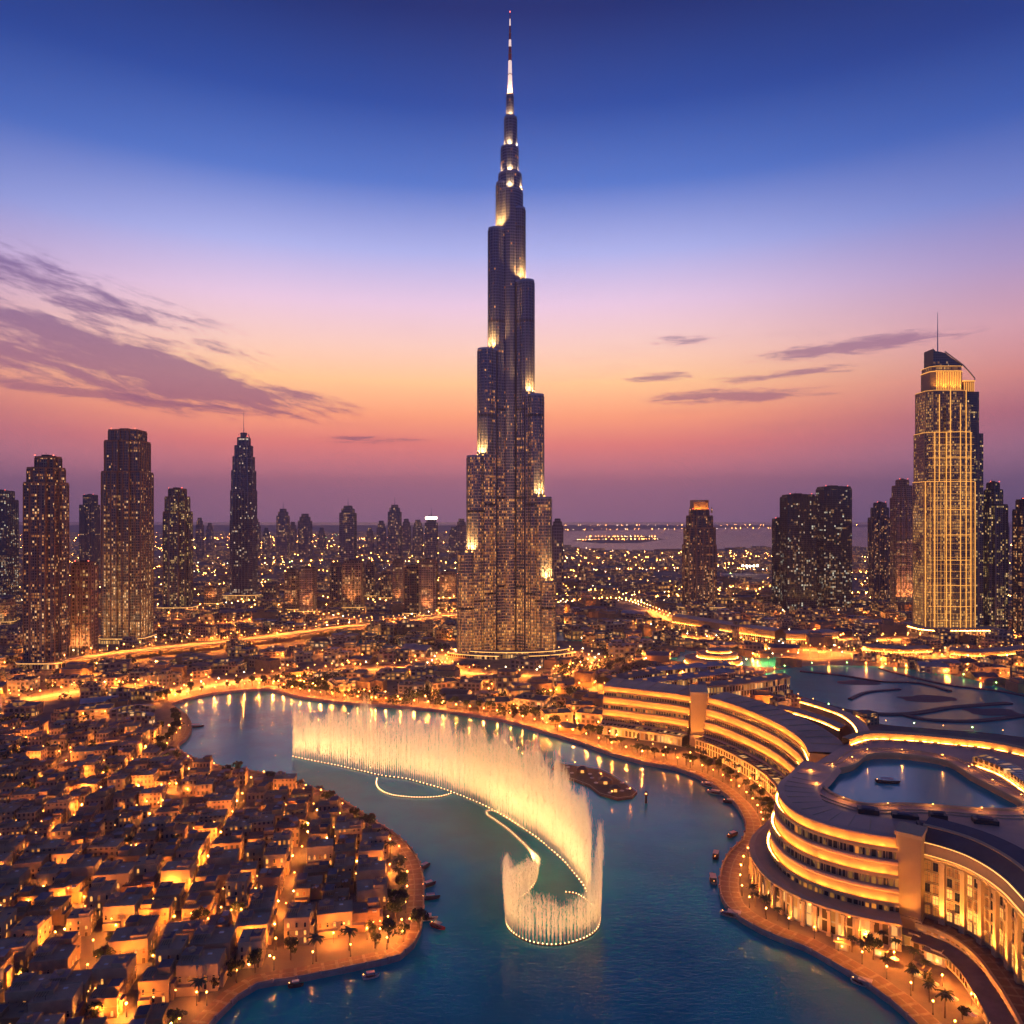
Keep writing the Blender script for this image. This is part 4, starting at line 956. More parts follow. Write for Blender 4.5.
# far curved wings
def wing(name, label, pts, z, n, cols=None, roofw=30, drop=9.6, glow=4.0, base=True, podo=9.0, closedback=True):
    path = smooth_path(GP(pts, z), 3.0); r = thing(name, label, 'building'); mb = MB(); cv_ = []
    off, zb = tier_profile(mb, cv_, path, z, n, drop=drop, glow=glow, roofw=roofw)
    if podo:
        mb.sweep(path, [(off + podo, 0), (off + podo, zb), (off, zb + .2)], 'f_shop'); mb.sweep(path, [(off + podo + .1, zb - 1), (off + podo + 1, zb - .8), (off + podo + 1, zb + .4), (off + podo - 1, zb + .5)], 'stone_trim')
    else: mb.sweep(path, [(off, 0), (off, zb)], 'f_glazing')
    mb.sweep(path, [(-roofw, z - 1.2), (-roofw, 0)], 'stone_hotel')
    # end walls
    for e, sgn in ((0, 1), (-1, -1)):
        p = path[e]; n_ = normals(path)[e]
        f = [(p[0] + n_[0] * (off + 1), p[1] + n_[1] * (off + 1), 0), (p[0] - n_[0] * roofw, p[1] - n_[1] * roofw, 0), (p[0] - n_[0] * roofw, p[1] - n_[1] * roofw, z), (p[0], p[1], z)]
        mb.face(f if sgn > 0 else f[::-1], 'stone_hotel')
    mb.build('curved_wall', r); cove_parts(r, cv_)
    ro = MB(); nn = normals(path)
    for i in range(4, len(path) - 3, 4):      # roof ribs
        p, n_ = path[i], nn[i]; ro.tube((p[0] - n_[0] * 2.5, p[1] - n_[1] * 2.5, z + 1.15), (p[0] - n_[0] * (roofw - 3), p[1] - n_[1] * (roofw - 3), z + 1.5), .3, .3, 'stone_trim', 4)
    ro.build('roof_ribs', r)
    if podo:
        nn = normals(path); po = offset(path, off + podo)
        for i, p in enumerate(resample(po, 15)[:26]):
            j = min(range(len(po)), key=lambda q: math.dist(po[q], p)); n_ = nn[j]
            uplight(r, p[0] + n_[0] * 3.5, p[1] + n_[1] * 3.5, .6, 6500, (-n_[0] * .5, -n_[1] * .5, 1), 130)
    return r, path
wing('curved_hotel_wing', 'western end of the long curved wing, three lit terraces left of the tall pier', [(604, 686), (625, 688), (650, 691), (672, 693.5), (691, 696.5)], 37, 3)
wA, pathA = wing('curved_hotel_wing', 'long curved wing sweeping from the tall pier to the rounded corner', [(708, 697.5), (722, 701), (740, 707), (760, 715), (780, 724.5), (795, 734), (805, 743), (810, 753)], 40, 3, roofw=24)
pr = thing('corner_pier', 'tall amber lit pier rising between the two curved wings', 'building', (*G(699, 745), 0), R(-12))
mb = MB(); mb.box(-6.5, -3, 0, 6.5, 26, 42, 'stone_hotel', 'roof_membrane'); mb.box(-7, -3.5, 40.8, 7, 26.5, 42.6, 'stone_trim'); mb.box(-7.6, -5, 0, 7.6, -3.1, 9, 'stone_trim'); mb.build('wall', pr)
uplight(pr, 0, -12, 1, 26000, (0, .3, 1), 90)
for i, (pts, z, rw) in enumerate([([(776, 707), (800, 713), (822, 720), (840, 728)], 34, 9), ([(742, 703), (768, 711), (792, 721), (812, 733), (824, 746)], 38, 12), ([(800, 700), (820, 706), (842, 714), (855, 724), (860, 736)], 26, 8)]):
    path = smooth_path(GP(pts, z), 3); r = thing('curved_roof_pavilion', ['upper crescent roof pavilion nearest the teal lagoon channel', 'long crescent roof behind the curved wing', 'low outer crescent roof at the lagoon edge'][i], 'pavilion')
    mb = MB(); mb.sweep(path, [(0, 0), (0, z - 3.2), (.0, z)], 'stone_hotel'); mb.sweep(path, [(.8, z - .4), (.8, z), (-rw / 2, z + 1.6), (-rw, z - .5), (-rw, 0)], 'roof_membrane'); mb.build('wall', r)
    cv = MB(); cv.sweep(path, [(1.1, z - 1.6), (.4, z - 1.6)], 'cove'); mb2 = MB(); mb2.sweep(path, [(1.5, z - 2.2), (1.5, z - 1.7), (0, z - 1.7)], 'stone_trim'); mb2.build('ledge', r); cv.build('cove_light', r)
# pale curved mall roofs behind the wings
for i, (pts, z, rw, m) in enumerate([([(640, 683), (668, 680), (700, 676), (735, 671)], 19, 20, 'roof_pale'), ([(612, 680), (640, 675), (662, 672)], 15, 22, 'roof_tan'), ([(700, 686), (730, 684), (765, 680), (790, 676)], 24, 16, 'roof_membrane'), ([(650, 671), (690, 667), (730, 664)], 12, 18, 'roof_pale')]):
    path = smooth_path(GP(pts, z), 4); r = thing('curved_mall', ['pale curved mall roof behind the western hotel wing', 'tan curved mall roof at the far west end', 'brown curved mall roof beside the lagoon', 'narrow pale mall roof farthest back, near the round building'][i], 'building')
    mb = MB(); mb.sweep(path, [(0, 0), (0, z - 1)], 'f_shop'); mb.sweep(path, [(1.2, z - 1.2), (1.2, z - .4), (-rw / 2, z + 2.2), (-rw, z - 1), (-rw, 0)], m); mb.build('wall', r)
    sk = MB()
    for j in range(3, len(path) - 3, 5):
        n_ = normals(path)[j]; p = (path[j][0] - n_[0] * rw * .3, path[j][1] - n_[1] * rw * .3); sk.box(p[0] - 2, p[1] - 1.2, z + 1.2, p[0] + 2, p[1] + 1.2, z + 2.2, 'pane_dim')
    sk.build('skylight', r)
# round stepped building
x, y = G(719, 669); r = thing('round_stepped_building', 'round stepped building with glowing drum walls beside the dark canal', 'building', (x, y + 26, 0)); KEEP.append((x, y + 26, 40))
mb = MB(); cvs = MB()
for i, (rr, z0, z1, cx) in enumerate(((34, 0, 9, 0), (24, 9, 15, 5), (14, 15, 19, 7))):
    o = [(cx + rr * math.cos(2 * PI * q / 32), rr * .8 * math.sin(2 * PI * q / 32)) for q in range(32)]
    mb.prism(o, z0, z1, 'stone_hotel', 'roof_tan'); mb.prism(offset(o, .8, True), z1 - .7, z1 + .7, 'stone_trim', None, True)
    mb.prism(offset(o, 1.6, True), z0 + (.9 if i else 2.8), z0 + (1.1 if i else 3.2), 'stone_trim', 'stone_trim', True)
    oo = offset(o, 1.2, True); oi = offset(o, .5, True)
    for q in range(32): k = (q + 1) % 32; cvs.face([(*oi[q], z0 + (1.2 if i else 3.3)), (*oo[q], z0 + (1.2 if i else 3.3)), (*oo[k], z0 + (1.2 if i else 3.3)), (*oi[k], z0 + (1.2 if i else 3.3))], 'cove')
mb.build('drum_wall', r); cvs.build('cove_light', r)
# long lit blocks behind
for i, (pts, z, rw, lb) in enumerate([([(672, 628), (700, 633), (735, 639), (775, 645)], 20, 30, 'long curved arcade building facing the dark canal'), ([(786, 645), (815, 645), (838, 643)], 16, 34, 'orange block at the east end of the arcade building'),
                                     ([(862, 653), (900, 656), (932, 655)], 9, 24, 'low gold roofed block in front of the gold tower'), ([(950, 658), (985, 660), (1030, 656)], 10, 24, 'orange pavilion block below the eastern towers')]):
    path = smooth_path(GP(pts, 0), 5); r = thing('arcade_building', lb, 'building'); mb = MB()
    mb.sweep(path, [(0, 0), (0, z * .45)], 'f_shop'); mb.sweep(path, [(0, z * .45), (1.2, z * .45), (1.2, z * .5), (0, z * .5), (0, z)], 'stone_hotel'); mb.sweep(path, [(1, z - .5), (1, z + .3), (-rw / 2, z + 2.5), (-rw, z), (-rw, 0)], 'roof_membrane'); mb.build('wall', r)
    cv = MB(); cv.sweep(path, [(.9, z * .5 + .1), (.3, z * .5 + .1)], 'cove'); cv.build('cove_light', r)
    for p in resample(path, 24)[:14]: uplight(r, p[0], p[1] - 6, .8, 9000, (0, .5, 1), 140)
# lagoon causeways
for i, (pts, w) in enumerate([([(752, 692), (800, 699), (850, 712), (905, 715), (955, 708), (1010, 704)], 7), ([(800, 672), (840, 676), (880, 682), (920, 684), (950, 692)], 5), ([(905, 716), (930, 721), (975, 722), (1030, 716)], 6), ([(880, 669), (905, 676), (950, 686), (1000, 692), (1040, 700)], 5), ([(850, 700), (868, 693), (900, 690)], 4)]):
    path = smooth_path(GP(pts), 5); mb = MB(); mb.sweep(path, [(w / 2, -.2), (w / 2, 1.6), (-w / 2, 1.6), (-w / 2, -.2)], 'roof_dark'); mb.sweep(path, [(w / 2 - .5, 1.65), (w / 2 - .9, 1.65)], 'stone_trim')
    tag(mb.build('causeway'), ['long causeway winding across the front of the teal lagoon', 'short curved causeway in the far west of the lagoon', 'low jetty curving near the lagoon front east', 'thin causeway along the lagoon back shore', 'stub causeway branching in the middle of the lagoon'][i], 'causeway', 'causeways crossing the lagoon')
for i, (px, py, rx, ry) in enumerate([(930, 699, 30, 4), (860, 683, 22, 4), (990, 712, 26, 4)]):
    x, y = G(px, py); k = FPX / y; sheet('sand_bank', smooth_path([(x + rx / k * math.cos(2 * PI * q / 12) * random.uniform(.8, 1.2), y + 14 * math.sin(2 * PI * q / 12) * random.uniform(.7, 1.2)) for q in range(12)], 5, True), .45, 'roof_dark')

# ------------------------------------------------------------------ street lamps
LD = {}
def lamp_data(e, c=(1.0, 0.29, 0.035), down=False):
    if (e, c) not in LD:
        ld = bpy.data.lights.new('lamp_light', 'SPOT' if down else 'POINT'); ld.energy = e; ld.color = c; ld.shadow_soft_size = .2
        if down: ld.spot_size = R(158); ld.spot_blend = .35
        LD[(e, c)] = ld
    return LD[(e, c)]
def make_lamp():
    r = thing('street_lamp', 'x', 'street lamp'); m = MB(); m.tube((0, 0, 0), (0, 0, 4.6), .12, .08, 'metal_dark', 5); m.tube((0, 0, 0), (0, 0, .5), .28, .2, 'metal_dark', 6); m.build('pole', r)
    b = MB(); b.ball((0, 0, 4.95), .36, 'bulb', 6, 4); b.build('globe', r)
    lo = bpy.data.objects.new('lamp_light', lamp_data(5200)); col.objects.link(lo); lo.parent = r; lo.location = (0.0, -0.75, 4.95); return r
LAMP0 = make_lamp(); LAMPKIDS = {LAMP0.name: list(LAMP0.children)}; lamp_used = []
def lamp(x, y, label, group, z=0.0, e=None):
    if len(lamp_used) >= 296: far_lamps.append((x, y, 5.0, .42, 'bulb')); return
    o = LAMP0 if not lamp_used else copy_tree(LAMP0, None, LAMPKIDS)
    o.location = (x, y, z); o['label'] = label; o['group'] = group; lamp_used.append(o)
    if e:
        for c in o.children:
            if c.type == 'LIGHT': c.data = lamp_data(e)
    return o
far_lamps = []

def low_shape(mb, rf, typ, s, h, wm, rm, x=0, y=0, a=0.0):
    ca, sa = math.cos(a), math.sin(a)
    def T(o): return [(x + p[0] * ca - p[1] * sa, y + p[0] * sa + p[1] * ca) for p in o]
    w, d = s, s * .7
    if typ == 0:
        o = T(outline('box', w, d)); mb.prism(o, 0, h, wm); mb.prism(offset(o, .3, True), h - .2, h + .9, wm, None, True); rf.face([(*p, h + .2) for p in o], rm); q = T([(-w * .3, -d * .2), (0, -d * .2), (0, d * .25), (-w * .3, d * .25)]); rf.prism(q, h + .2, h + 3.2, wm, rm)
    elif typ == 1:
        o = T([(-w / 2, -d / 2), (w * .1, -d / 2), (w * .1, 0), (w / 2, 0), (w / 2, d / 2), (-w / 2, d / 2)]); mb.prism(o, 0, h, wm); rf.face([(*p, h) for p in o], rm); q = T([(-w * .4, -d * .4), (0, -d * .4), (0, d * .3), (-w * .4, d * .3)]); rf.prism(q, h, h + 3.6, wm, rm)
    elif typ == 2:   # arc
        n = 9; oo = [(w * .62 * math.cos(PI * i / n), w * .45 * math.sin(PI * i / n) - w * .2) for i in range(n + 1)]; ii = [(p[0] * .6, (p[1] + w * .2) * .55 - w * .2) for p in oo]
        o = T(oo + ii[::-1])
        mb.prism(o, 0, h, wm); 
        for i in range(n): rf.face([(*T([oo[i]])[0], h), (*T([oo[i + 1]])[0], h), (*T([ii[i + 1]])[0], h + .8), (*T([ii[i]])[0], h + .8)], rm)
    elif typ == 3:   # shallow barrel roof hall
        o = T(outline('box', w, d)); mb.prism(o, 0, h * .7, wm); n = 6; P = []
        for i in range(n + 1):
            t = -1 + 2 * i / n; P.append((t * d * .53, h * .7 + (1 - t * t) * d * .18))
        for i in range(n):
            a0, a1 = T([(-w * .52, P[i][0]), (w * .52, P[i][0])]); b0, b1 = T([(-w * .52, P[i + 1][0]), (w * .52, P[i + 1][0])])
            rf.face([(*a0, P[i][1]), (*a1, P[i][1]), (*b1, P[i + 1][1]), (*b0, P[i + 1][1])], rm)
        for e in (-w / 2, w / 2):
            g = [(*T([(e, p[0] * .94)])[0], p[1] - .1) for p in P]; mb.face(g if e < 0 else g[::-1], wm)
    else:
        o = T(outline('oct', w * .9, d)); mb.prism(o, 0, h, wm); rf.face([(*p, h) for p in o], rm); o2 = T(outline('oct', w * .6, d * .6)); rf.prism(o2, h, h + h * .35, wm, rm)

# ------------------------------------------------------------------ the old style village
vill = shoreL + [(-640, 700), (-640, 150), (-160, 130)]
def house_kit():
    """variants: name -> list of (part, mesh, material-free placement)"""
    kits = []
    rr = random.Random(5)
    dims = [(13, 11, 9, 'plaster_sand', 'roof_grey'), (15, 12, 7.5, 'plaster_rose', 'roof_tan'), (12, 12, 11.5, 'plaster_cream', 'roof_grey'), (16, 10.5, 8.5, 'plaster_sand', 'roof_dark'),
            (11.5, 11, 10, 'plaster_rose', 'roof_pale'), (14, 13, 8, 'plaster_sand', 'roof_grey'), (17, 12, 10.5, 'plaster_cream', 'roof_tan'), (12.5, 11.5, 6.5, 'plaster_sand', 'roof_pale')]
    for i, (w, d, h, wm, rm) in enumerate(dims):
        parts = []
        W = MB(); a, b = w / 2, d / 2; o = outline('box', w, d)
        if i in (1, 5): o = [(-a, -b), (a * .2, -b), (a * .2, -b * .45), (a, -b * .45), (a, b), (-a, b)]
        W.prism(o, 0, h, wm); W.prism(offset(o, .15, True), h - .5, h - .15, wm, wm, True)
        oi = offset(o, -.45, True)
        for q in range(len(o)):
            k = (q + 1) % len(o); W.face([(*o[q], h), (*o[k], h), (*oi[k], h), (*oi[q], h)], wm)
        W.prism(oi[::-1], h - 1.1, h, wm)
        Wf = MB(); Wf.v = list(W.v); Wf.f = list(W.f); Wf.uv = list(W.uv); Wf.mats = ['f_house'] + W.mats; Wf.m = [0 if q < len(o) else m + 1 for q, m in enumerate(W.m)]
        Rf = MB(); Rf.face([(*p, h - 1.05) for p in oi], rm)
        U = MB(); us = rr.choice([-1, 1]); uw, ud, uh = w * rr.uniform(.3, .45), d * rr.uniform(.4, .6), rr.uniform(2.4, 3.6)
        ux, uy = us * (a - uw / 2 - .7), (b - ud / 2 - .7)
        U.box(ux - uw / 2, uy - ud / 2, h - 1.04, ux + uw / 2, uy + ud / 2, h - 1 + uh, wm, rm); U.box(ux - uw / 2 - .2, uy - ud / 2 - .2, h - 1.4 + uh, ux + uw / 2 + .2, uy + ud / 2 + .2, h - 1.1 + uh, wm)
        A = MB()
        for q in range(8):
            x_ = rr.uniform(-a * .8, a * .8); y_ = rr.uniform(-b * .8, b * .4); s_ = rr.uniform(.3, .9); A.box(x_ - s_, y_ - s_ * .7, h - 1.04, x_ + s_, y_ + s_ * .7, h - 1.04 + s_ * 1.1, ['metal_pale', 'roof_pale', 'canvas', 'metal_dark'][q % 4])
        if i in (2, 6):
            A.tube((-a * .5, b * .3, h - 1), (-a * .5, b * .3, h + 2.4), 1.5, 1.5, wm, 4); A.tube((-a * .5, b * .3, h + 2.4), (-a * .5, b * .3, h + 2.8), 1.9, 1.9, wm, 4)
        if i == 4: A.ball((a * .3, -b * .2, h - 1), 2.2, 'roof_pale', 10, 6)
        # lean-to annex, cornice and a pergola
        W.box(-a * .9, -b - 2.6, 0, a * rr.uniform(-.2, .3), -b - .02, 3.4, wm, rm); W.box(a + .02, -b * .6, 0, a + 1.6, b * rr.uniform(.1, .8), rr.uniform(3.6, h * .7), wm, rm)
        W.prism(offset(o, .22, True), h * .52, h * .52 + .25, wm, wm, True)
        for q in range(5): A.box(-a * .8 + q * 1.1, -b * .8, h + 1.1, -a * .8 + q * 1.1 + .15, -b * .1, h + 1.25, 'wood')
        for q in (0, 4): A.box(-a * .8 + q * 1.1, -b * .8, h - 1.04, -a * .8 + q * 1.1 + .15, -b * .8 + .15, h + 1.1, 'wood')
        A.prism(outline('box', 1, 1) and [(a * .5, -b * .7), (a * .8, -b * .7), (a * .8, -b * .2), (a * .5, -b * .2)], h - 1.04, h - .5, 'roof_pale' if i % 2 else 'roof_dark', 'roof_pale' if i % 2 else 'roof_dark')
        win = []
        for fl in range(int((h - 1.5) / 3.1)):
            for side in range(4):
                L = w if side % 2 == 0 else d; n = max(2, int(L / 3.3))
                for q in range(n):
                    if rr.random() < .12: continue
                    t_ = -L / 2 + L * (q + .5) / n; z_ = 1.0 + fl * 3.2
                    if i in (1, 5) and ((side == 0 and t_ > a * .2) or (side == 1 and t_ < -b * .45)): continue
                    win.append(({0: (t_, -b - .02), 1: (a + .02, t_), 2: (t_, b + .02), 3: (-a - .02, t_)}[side], z_, {0: PI, 1: -PI / 2, 2: 0, 3: PI / 2}[side], side))
        kits.append((W.build('wall', link=False).data, Wf.build('wall', link=False).data, Rf.build('roof', link=False).data, U.build('upper_room', link=False).data, A.build('roof_clutter', link=False).data, win, (w, d, h)))
    f = MB(); f.box(-.72, 0, 0, -.56, .16, 1.5, 'stone_trim'); f.box(.56, 0, 0, .72, .16, 1.5, 'stone_trim'); f.box(-.8, 0, -.16, .8, .3, 0, 'stone_trim')
    arc = [(.64 * math.cos(PI * q / 6), 1.5 + .62 * math.sin(PI * q / 6)) for q in range(7)]
    for (x0, z0), (x1, z1) in zip(arc, arc[1:]): f.tube((x0, .08, z0), (x1, .08, z1), .09, .09, 'stone_trim', 4)
    P = {}
    for k_ in ('pane_lit', 'pane_dim', 'pane_dark'):
        q = MB(); q.v = list(f.v); q.f = list(f.f); q.uv = list(f.uv); q.m = list(f.m); q.mats = list(f.mats)
        q.face([(-.56, .05, 0)] + [(-x * .9, .05, z) for x, z in arc] + [(.56, .05, 0)], k_); P[k_] = q.build('window', link=False).data
    d_ = MB(); d_.box(-.75, 0, 0, .75, .1, 2.3, 'wood'); d_.box(-.95, 0, 0, -.76, .2, 2.5, 'stone_trim'); d_.box(.76, 0, 0, .95, .2, 2.5, 'stone_trim'); d_.box(-.95, 0, 2.31, .95, .2, 2.6, 'stone_trim')
    return kits, P, d_.build('door', link=False).data
KITS, WINM, DOORM = house_kit()
cand = []
CX, CY, TH = -150.0, 400.0, R(9)
c_, s_ = math.cos(TH), math.sin(TH)
def alley(i, step, gap, every): return i * step + math.floor(i / every) * gap
for gi in range(-30, 28):
    for gj in range(-20, 32):
        lx = alley(gi, 14.0, 4.6, 3); ly = alley(gj, 12.4, 5.2, 2)
        lx += random.uniform(-1.8, 1.8); ly += random.uniform(-1.6, 1.6) + 9 * math.sin(lx * .022) + 4 * math.sin(ly * .05 + gi)
        x = CX + lx * c_ - ly * s_; y = CY + lx * s_ + ly * c_
        if y < 200 or not inside((x, y), vill): continue
        sx_, sy_ = scr(x, y)
        if sx_ < -40 or sy_ > 1120 or y > 640: continue
        if dist_path((x, y), shoreL) < 15: continue
        cand.append((x, y, gi, gj))
plazas = [G(225, 925), G(95, 960), G(395, 935), G(330, 850), G(60, 760), G(190, 800)]
cand = [c for c in cand if all(math.dist(c[:2], p) > (14 if q < 3 else 8) for q, p in enumerate(plazas))]
cand.sort(key=lambda c: c[1])
near_cut = sorted(c[1] for c in cand)[min(len(cand) - 1, 96)]
rows = {}
for c in cand[:298]: rows.setdefault(c[3], []).append(c)
rowkeys = sorted(rows); HOUSES = []
colname = {'plaster_sand': 'sand', 'plaster_rose': 'rose', 'plaster_cream': 'cream'}
kn = [('sand', 'boxy'), ('rose', 'L shaped'), ('cream', 'tall'), ('sand', 'wide'), ('rose', 'domed'), ('sand', 'low L shaped'), ('cream', 'broad'), ('sand', 'low')]
nwinT = 0
for ri, rk in enumerate(rowkeys):
    rw = sorted(rows[rk])
    for ci, (x, y, gi, gj) in enumerate(rw):
        ki = random.randrange(8)
        if y < near_cut and random.random() < .4: ki = random.choice([2, 6])
        K = KITS[ki]
        lab = '%s %s house, %s from east in %s row from the south quay' % (kn[ki][1], kn[ki][0], ordn(len(rw) - 1 - ci), ordn(ri))
        r = thing('village_house', lab, 'house', (x, y, 0), TH + random.uniform(-.07, .07) + (PI if random.random() < .3 else 0), 'flat roofed houses of the old village')
        HOUSES.append(r); near = y < near_cut and nwinT < 1700
        inst('wall', K[0] if near else K[1], r); inst('roof', K[2], r); inst('upper_room', K[3], r)
        if y < 520: inst('roof_clutter', K[4], r)
        sc = random.uniform(.74, .92); r.scale = (sc, sc * random.uniform(.95, 1.08), random.uniform(.66, 1.12))
        if near:
            dn = 0
            for (wx, wy), wz, wa, side in K[5]:
                # only walls that can be seen from around the view point
                ang = r.rotation_euler.z + {0: -PI / 2, 1: 0, 2: PI / 2, 3: PI}[side]
                if math.sin(ang) > .55: continue
                if wz < 1.5 and dn < 1 and side in (0, 2): inst('door', DOORM, r, (wx, wy, 0), wa); dn += 1; continue
                inst('window', WINM[random.choices(['pane_lit', 'pane_dim', 'pane_dark'], [.34, .28, .38])[0]], r, (wx, wy, wz), wa); nwinT += 1
vs, vr, vl = MB(), MB(), MB()
for (x, y, gi, gj) in cand[298:]:
    w_ = random.choice([('f_house', 'roof_grey'), ('f_house', 'roof_tan'), ('f_house', 'roof_pale'), ('f_house', 'roof_dark')]); low_shape(vs, vr, random.choice([0, 0, 1]), random.uniform(10, 13.5), random.uniform(5, 10), w_[0], w_[1], x, y, TH + random.uniform(-.07, .07))
if vs.f: tag(vs.build('village_fabric'), 'farthest houses of the old village, too many to count', 'houses', kind='stuff'); tag(vr.build('village_roofs'), 'flat roofs of the farthest village houses', 'roofs', kind='stuff')
for (x, y, gi, gj) in cand:
    for q in range(2 if y < 480 else 1):
        if random.random() < .3: continue
        a = random.uniform(PI, 2 * PI); vl.octa((x + 7.2 * math.cos(a), y + 6.4 * math.sin(a), random.uniform(2.2, 5)), .26 + y * .00035, 'bulb_far' if random.random() < .35 else 'bulb')
tag(vl.build('wall_lanterns'), 'hundreds of tiny wall lanterns glowing on the village houses', 'lanterns', kind='stuff')
# alley lamps
al = []
for gi in range(-30, 28, 1):
    for gj in range(-20, 32, 2):
        lx = alley(gi, 14.0, 4.6, 3) - (9.3 if gi % 3 == 0 else 0); ly = alley(gj, 12.4, 5.2, 2) - 8.8 + 6 * math.sin(lx * .02)
        x = CX + lx * c_ - ly * s_; y = CY + lx * s_ + ly * c_
        if y < 230 or y > 640 or not inside((x, y), vill) or dist_path((x, y), shoreL) < 9: continue
        a, b = scr(x, y)
        if a < -20 or b > 1060: continue
        al.append((x, y))
random.shuffle(al)
zon = lambda x, y: 'southern' if y < 330 else 'middle' if y < 440 else 'northern'
for x, y in al[:112]:
    lamp(x, y, 'globe lamp glowing in an alley between the %s village houses' % zon(x, y), 'globe lamps in the %s village alleys' % zon(x, y), e=random.choice([2000, 4000, 8000, 15000, 20000]))
for x, y in al[112:250]: far_lamps.append((x, y, 4.4, .34, 'bulb'))
for pi_, p in enumerate(plazas):
    nm = ['small square behind the south quay', 'south west village square', 'eastern tip square', 'upper east square', 'far west square', 'northern square'][pi_]
    for q in range(4 if pi_ < 3 else 2):
        a = q * PI / 2 + .6; lamp(p[0] + 7 * math.cos(a), p[1] + 7 * math.sin(a), 'globe lamp on the %s of the village' % nm, 'globe lamps on the %s' % nm, e=2600)
for i, p in enumerate(resample(offset(shoreL, -8.2), 15)):
    if p[1] < 220 or scr(*p)[1] > 1050: continue
    lamp(p[0], p[1], 'globe lamp on the quay walk round the village shore', 'globe lamps along the village quay', e=1300)
# hotel side promenade
pR = [p for p in resample(offset(shoreR, -10.0), 11) if p[1] > 230 and p[1] < 560 and p[0] > 0]
for p in pR: lamp(p[0], p[1], 'globe lamp on the promenade below the curved hotel', 'globe lamps along the hotel promenade', e=2600)
for p in [p for p in resample(offset(shoreR, -10.0), 15) if p[1] >= 560]:
    far_lamps.append((p[0], p[1], 5.0, .5, 'bulb')); 
for p in [p for p in resample(offset(shoreR, -24.0), 16) if p[1] < 560 and p[1] > 240 and p[0] > 40]:
    far_lamps.append((p[0] + random.uniform(-3, 3), p[1] + random.uniform(-3, 3), 4.5, .38, 'bulb'))
for p in [p for p in resample(offset(shoreR, -30.0), 13) if p[1] >= 560]: far_lamps.append((p[0] + random.uniform(-5, 5), p[1] + random.uniform(-5, 5), 5, .5, 'bulb'))

# ------------------------------------------------------------------ low rise city
avoid = [offset(lake, 0), lagoon, [(40, 600), (160, 440), (120, 380), (150, 300), (320, 200), (900, 500), (420, 640), (300, 640), (150, 700)]]
seaP = GP([(548, 546), (620, 551), (720, 549), (860, 548), (1100, 545), (1500, 543), (1500, 526.5), (1100, 526), (800, 527), (640, 529.5), (560, 531.5), (535, 536)])
lakeShore = shoreR + shoreL
def clear(x, y, r):
    if inside((x, y), lake) or inside((x, y), lagoon) or inside((x, y), avoid[2]): return False
    if y < 1000 and dist_path((x, y), lakeShore) < r + 9: return False
    if not free(x, y, r): return False
    for p, w, *_ in ROADS:
        if dist_path((x, y), p) < w / 2 + r + 3: return False
    return True
blds = []
yy = 470.0
while yy < 2100:
    cell = 27 + (yy - 470) * 0.021; wx = 0.74 * yy; xx = -wx
    while xx < wx:
        x = xx + random.uniform(-.2, .2) * cell; y = yy + random.uniform(-.2, .2) * cell; s = cell * random.uniform(.55, .98)
        if random.random() < .86 and not (y < 660 and inside((x, y), vill)) and clear(x, y, s * .42): blds.append((x, y, s))
        xx += cell
    yy += cell * .95
blds.sort(key=lambda b: math.hypot(b[0], b[1]) / b[2])
wallc = [('f_low', 'roof_grey', 'sand', 'grey'), ('f_low', 'roof_tan', 'sand', 'tan'), ('f_low2', 'roof_dark', 'grey', 'dark'), ('f_low2', 'roof_pale', 'grey', 'pale'), ('plaster_sand', 'roof_grey', 'plain', 'grey'), ('f_low', 'roof_dark', 'sand', 'dark')]
LOWM = {}
for t in range(5):
    for ci, (wm, rm, _, _) in enumerate(wallc):
        a, b = MB(), MB(); low_shape(a, b, t, 24, [9, 11, 8, 10, 12][t], wm, rm); LOWM[(t, ci)] = (a.build('wall', link=False).data, b.build('roof', link=False).data)
lr = {}
for b in blds[:290]: lr.setdefault(int((b[1] - 440) / 42), []).append(b)
tn = ['boxy', 'L shaped', 'crescent', 'barrel roofed', 'eight sided']
for ri, rk in enumerate(sorted(lr)):
    rw = sorted(lr[rk], key=lambda b: b[0] / b[1])
    for ci, (x, y, s) in enumerate(rw):
        t = random.choices(range(5), [5, 4, 2, 2, 1])[0]; cx = random.randrange(6); w_ = wallc[cx]
        r = thing('low_rise_building', '%s %s low building with %s roof, %s from the west in city row %s' % (tn[t], w_[2], w_[3], ordn(ci), ordn(ri)), 'building', (x, y, 0), random.uniform(-.5, .5), 'low buildings between the lake and the towers')
        k = s / 24; r.scale = (k, k, k * random.uniform(.55, 1.05)); inst('wall', LOWM[(t, cx)][0], r); inst('roof', LOWM[(t, cx)][1], r)
sw, sr = MB(), MB()
for (x, y, s) in blds[290:]:
    w_ = random.choice(wallc); low_shape(sw, sr, random.choices(range(5), [6, 4, 2, 2, 1])[0], s, random.choice([5, 6, 8, 10, 14]) * (1.0 if random.random() < .975 else 2.0), w_[0], w_[1], x, y, random.uniform(-.5, .5))
yy = 2100.0
while yy < 11000:
    cell = 60 + (yy - 2100) * 0.022; wx = .74 * yy; xx = -wx
    while xx < wx:
        x = xx + random.uniform(-.35, .35) * cell; y = yy + random.uniform(-.35, .35) * cell
        if random.random() < .62 and not inside((x, y), seaP) and free(x, y, 30):
            w_ = random.choice(wallc); s = cell * random.uniform(.35, .75); h = random.choice([6, 8, 10, 13, 18]) * (1.0 if random.random() < .985 else 2.3)
            o = [(x + p[0], y + p[1]) for p in outline('box', s, s * .6)]; sw.prism(o, 0, h, w_[0], w_[1])
        xx += cell
    yy += cell
tag(sw.build('city_district'), 'dim low city blocks stretching to the horizon', 'city blocks', kind='stuff')
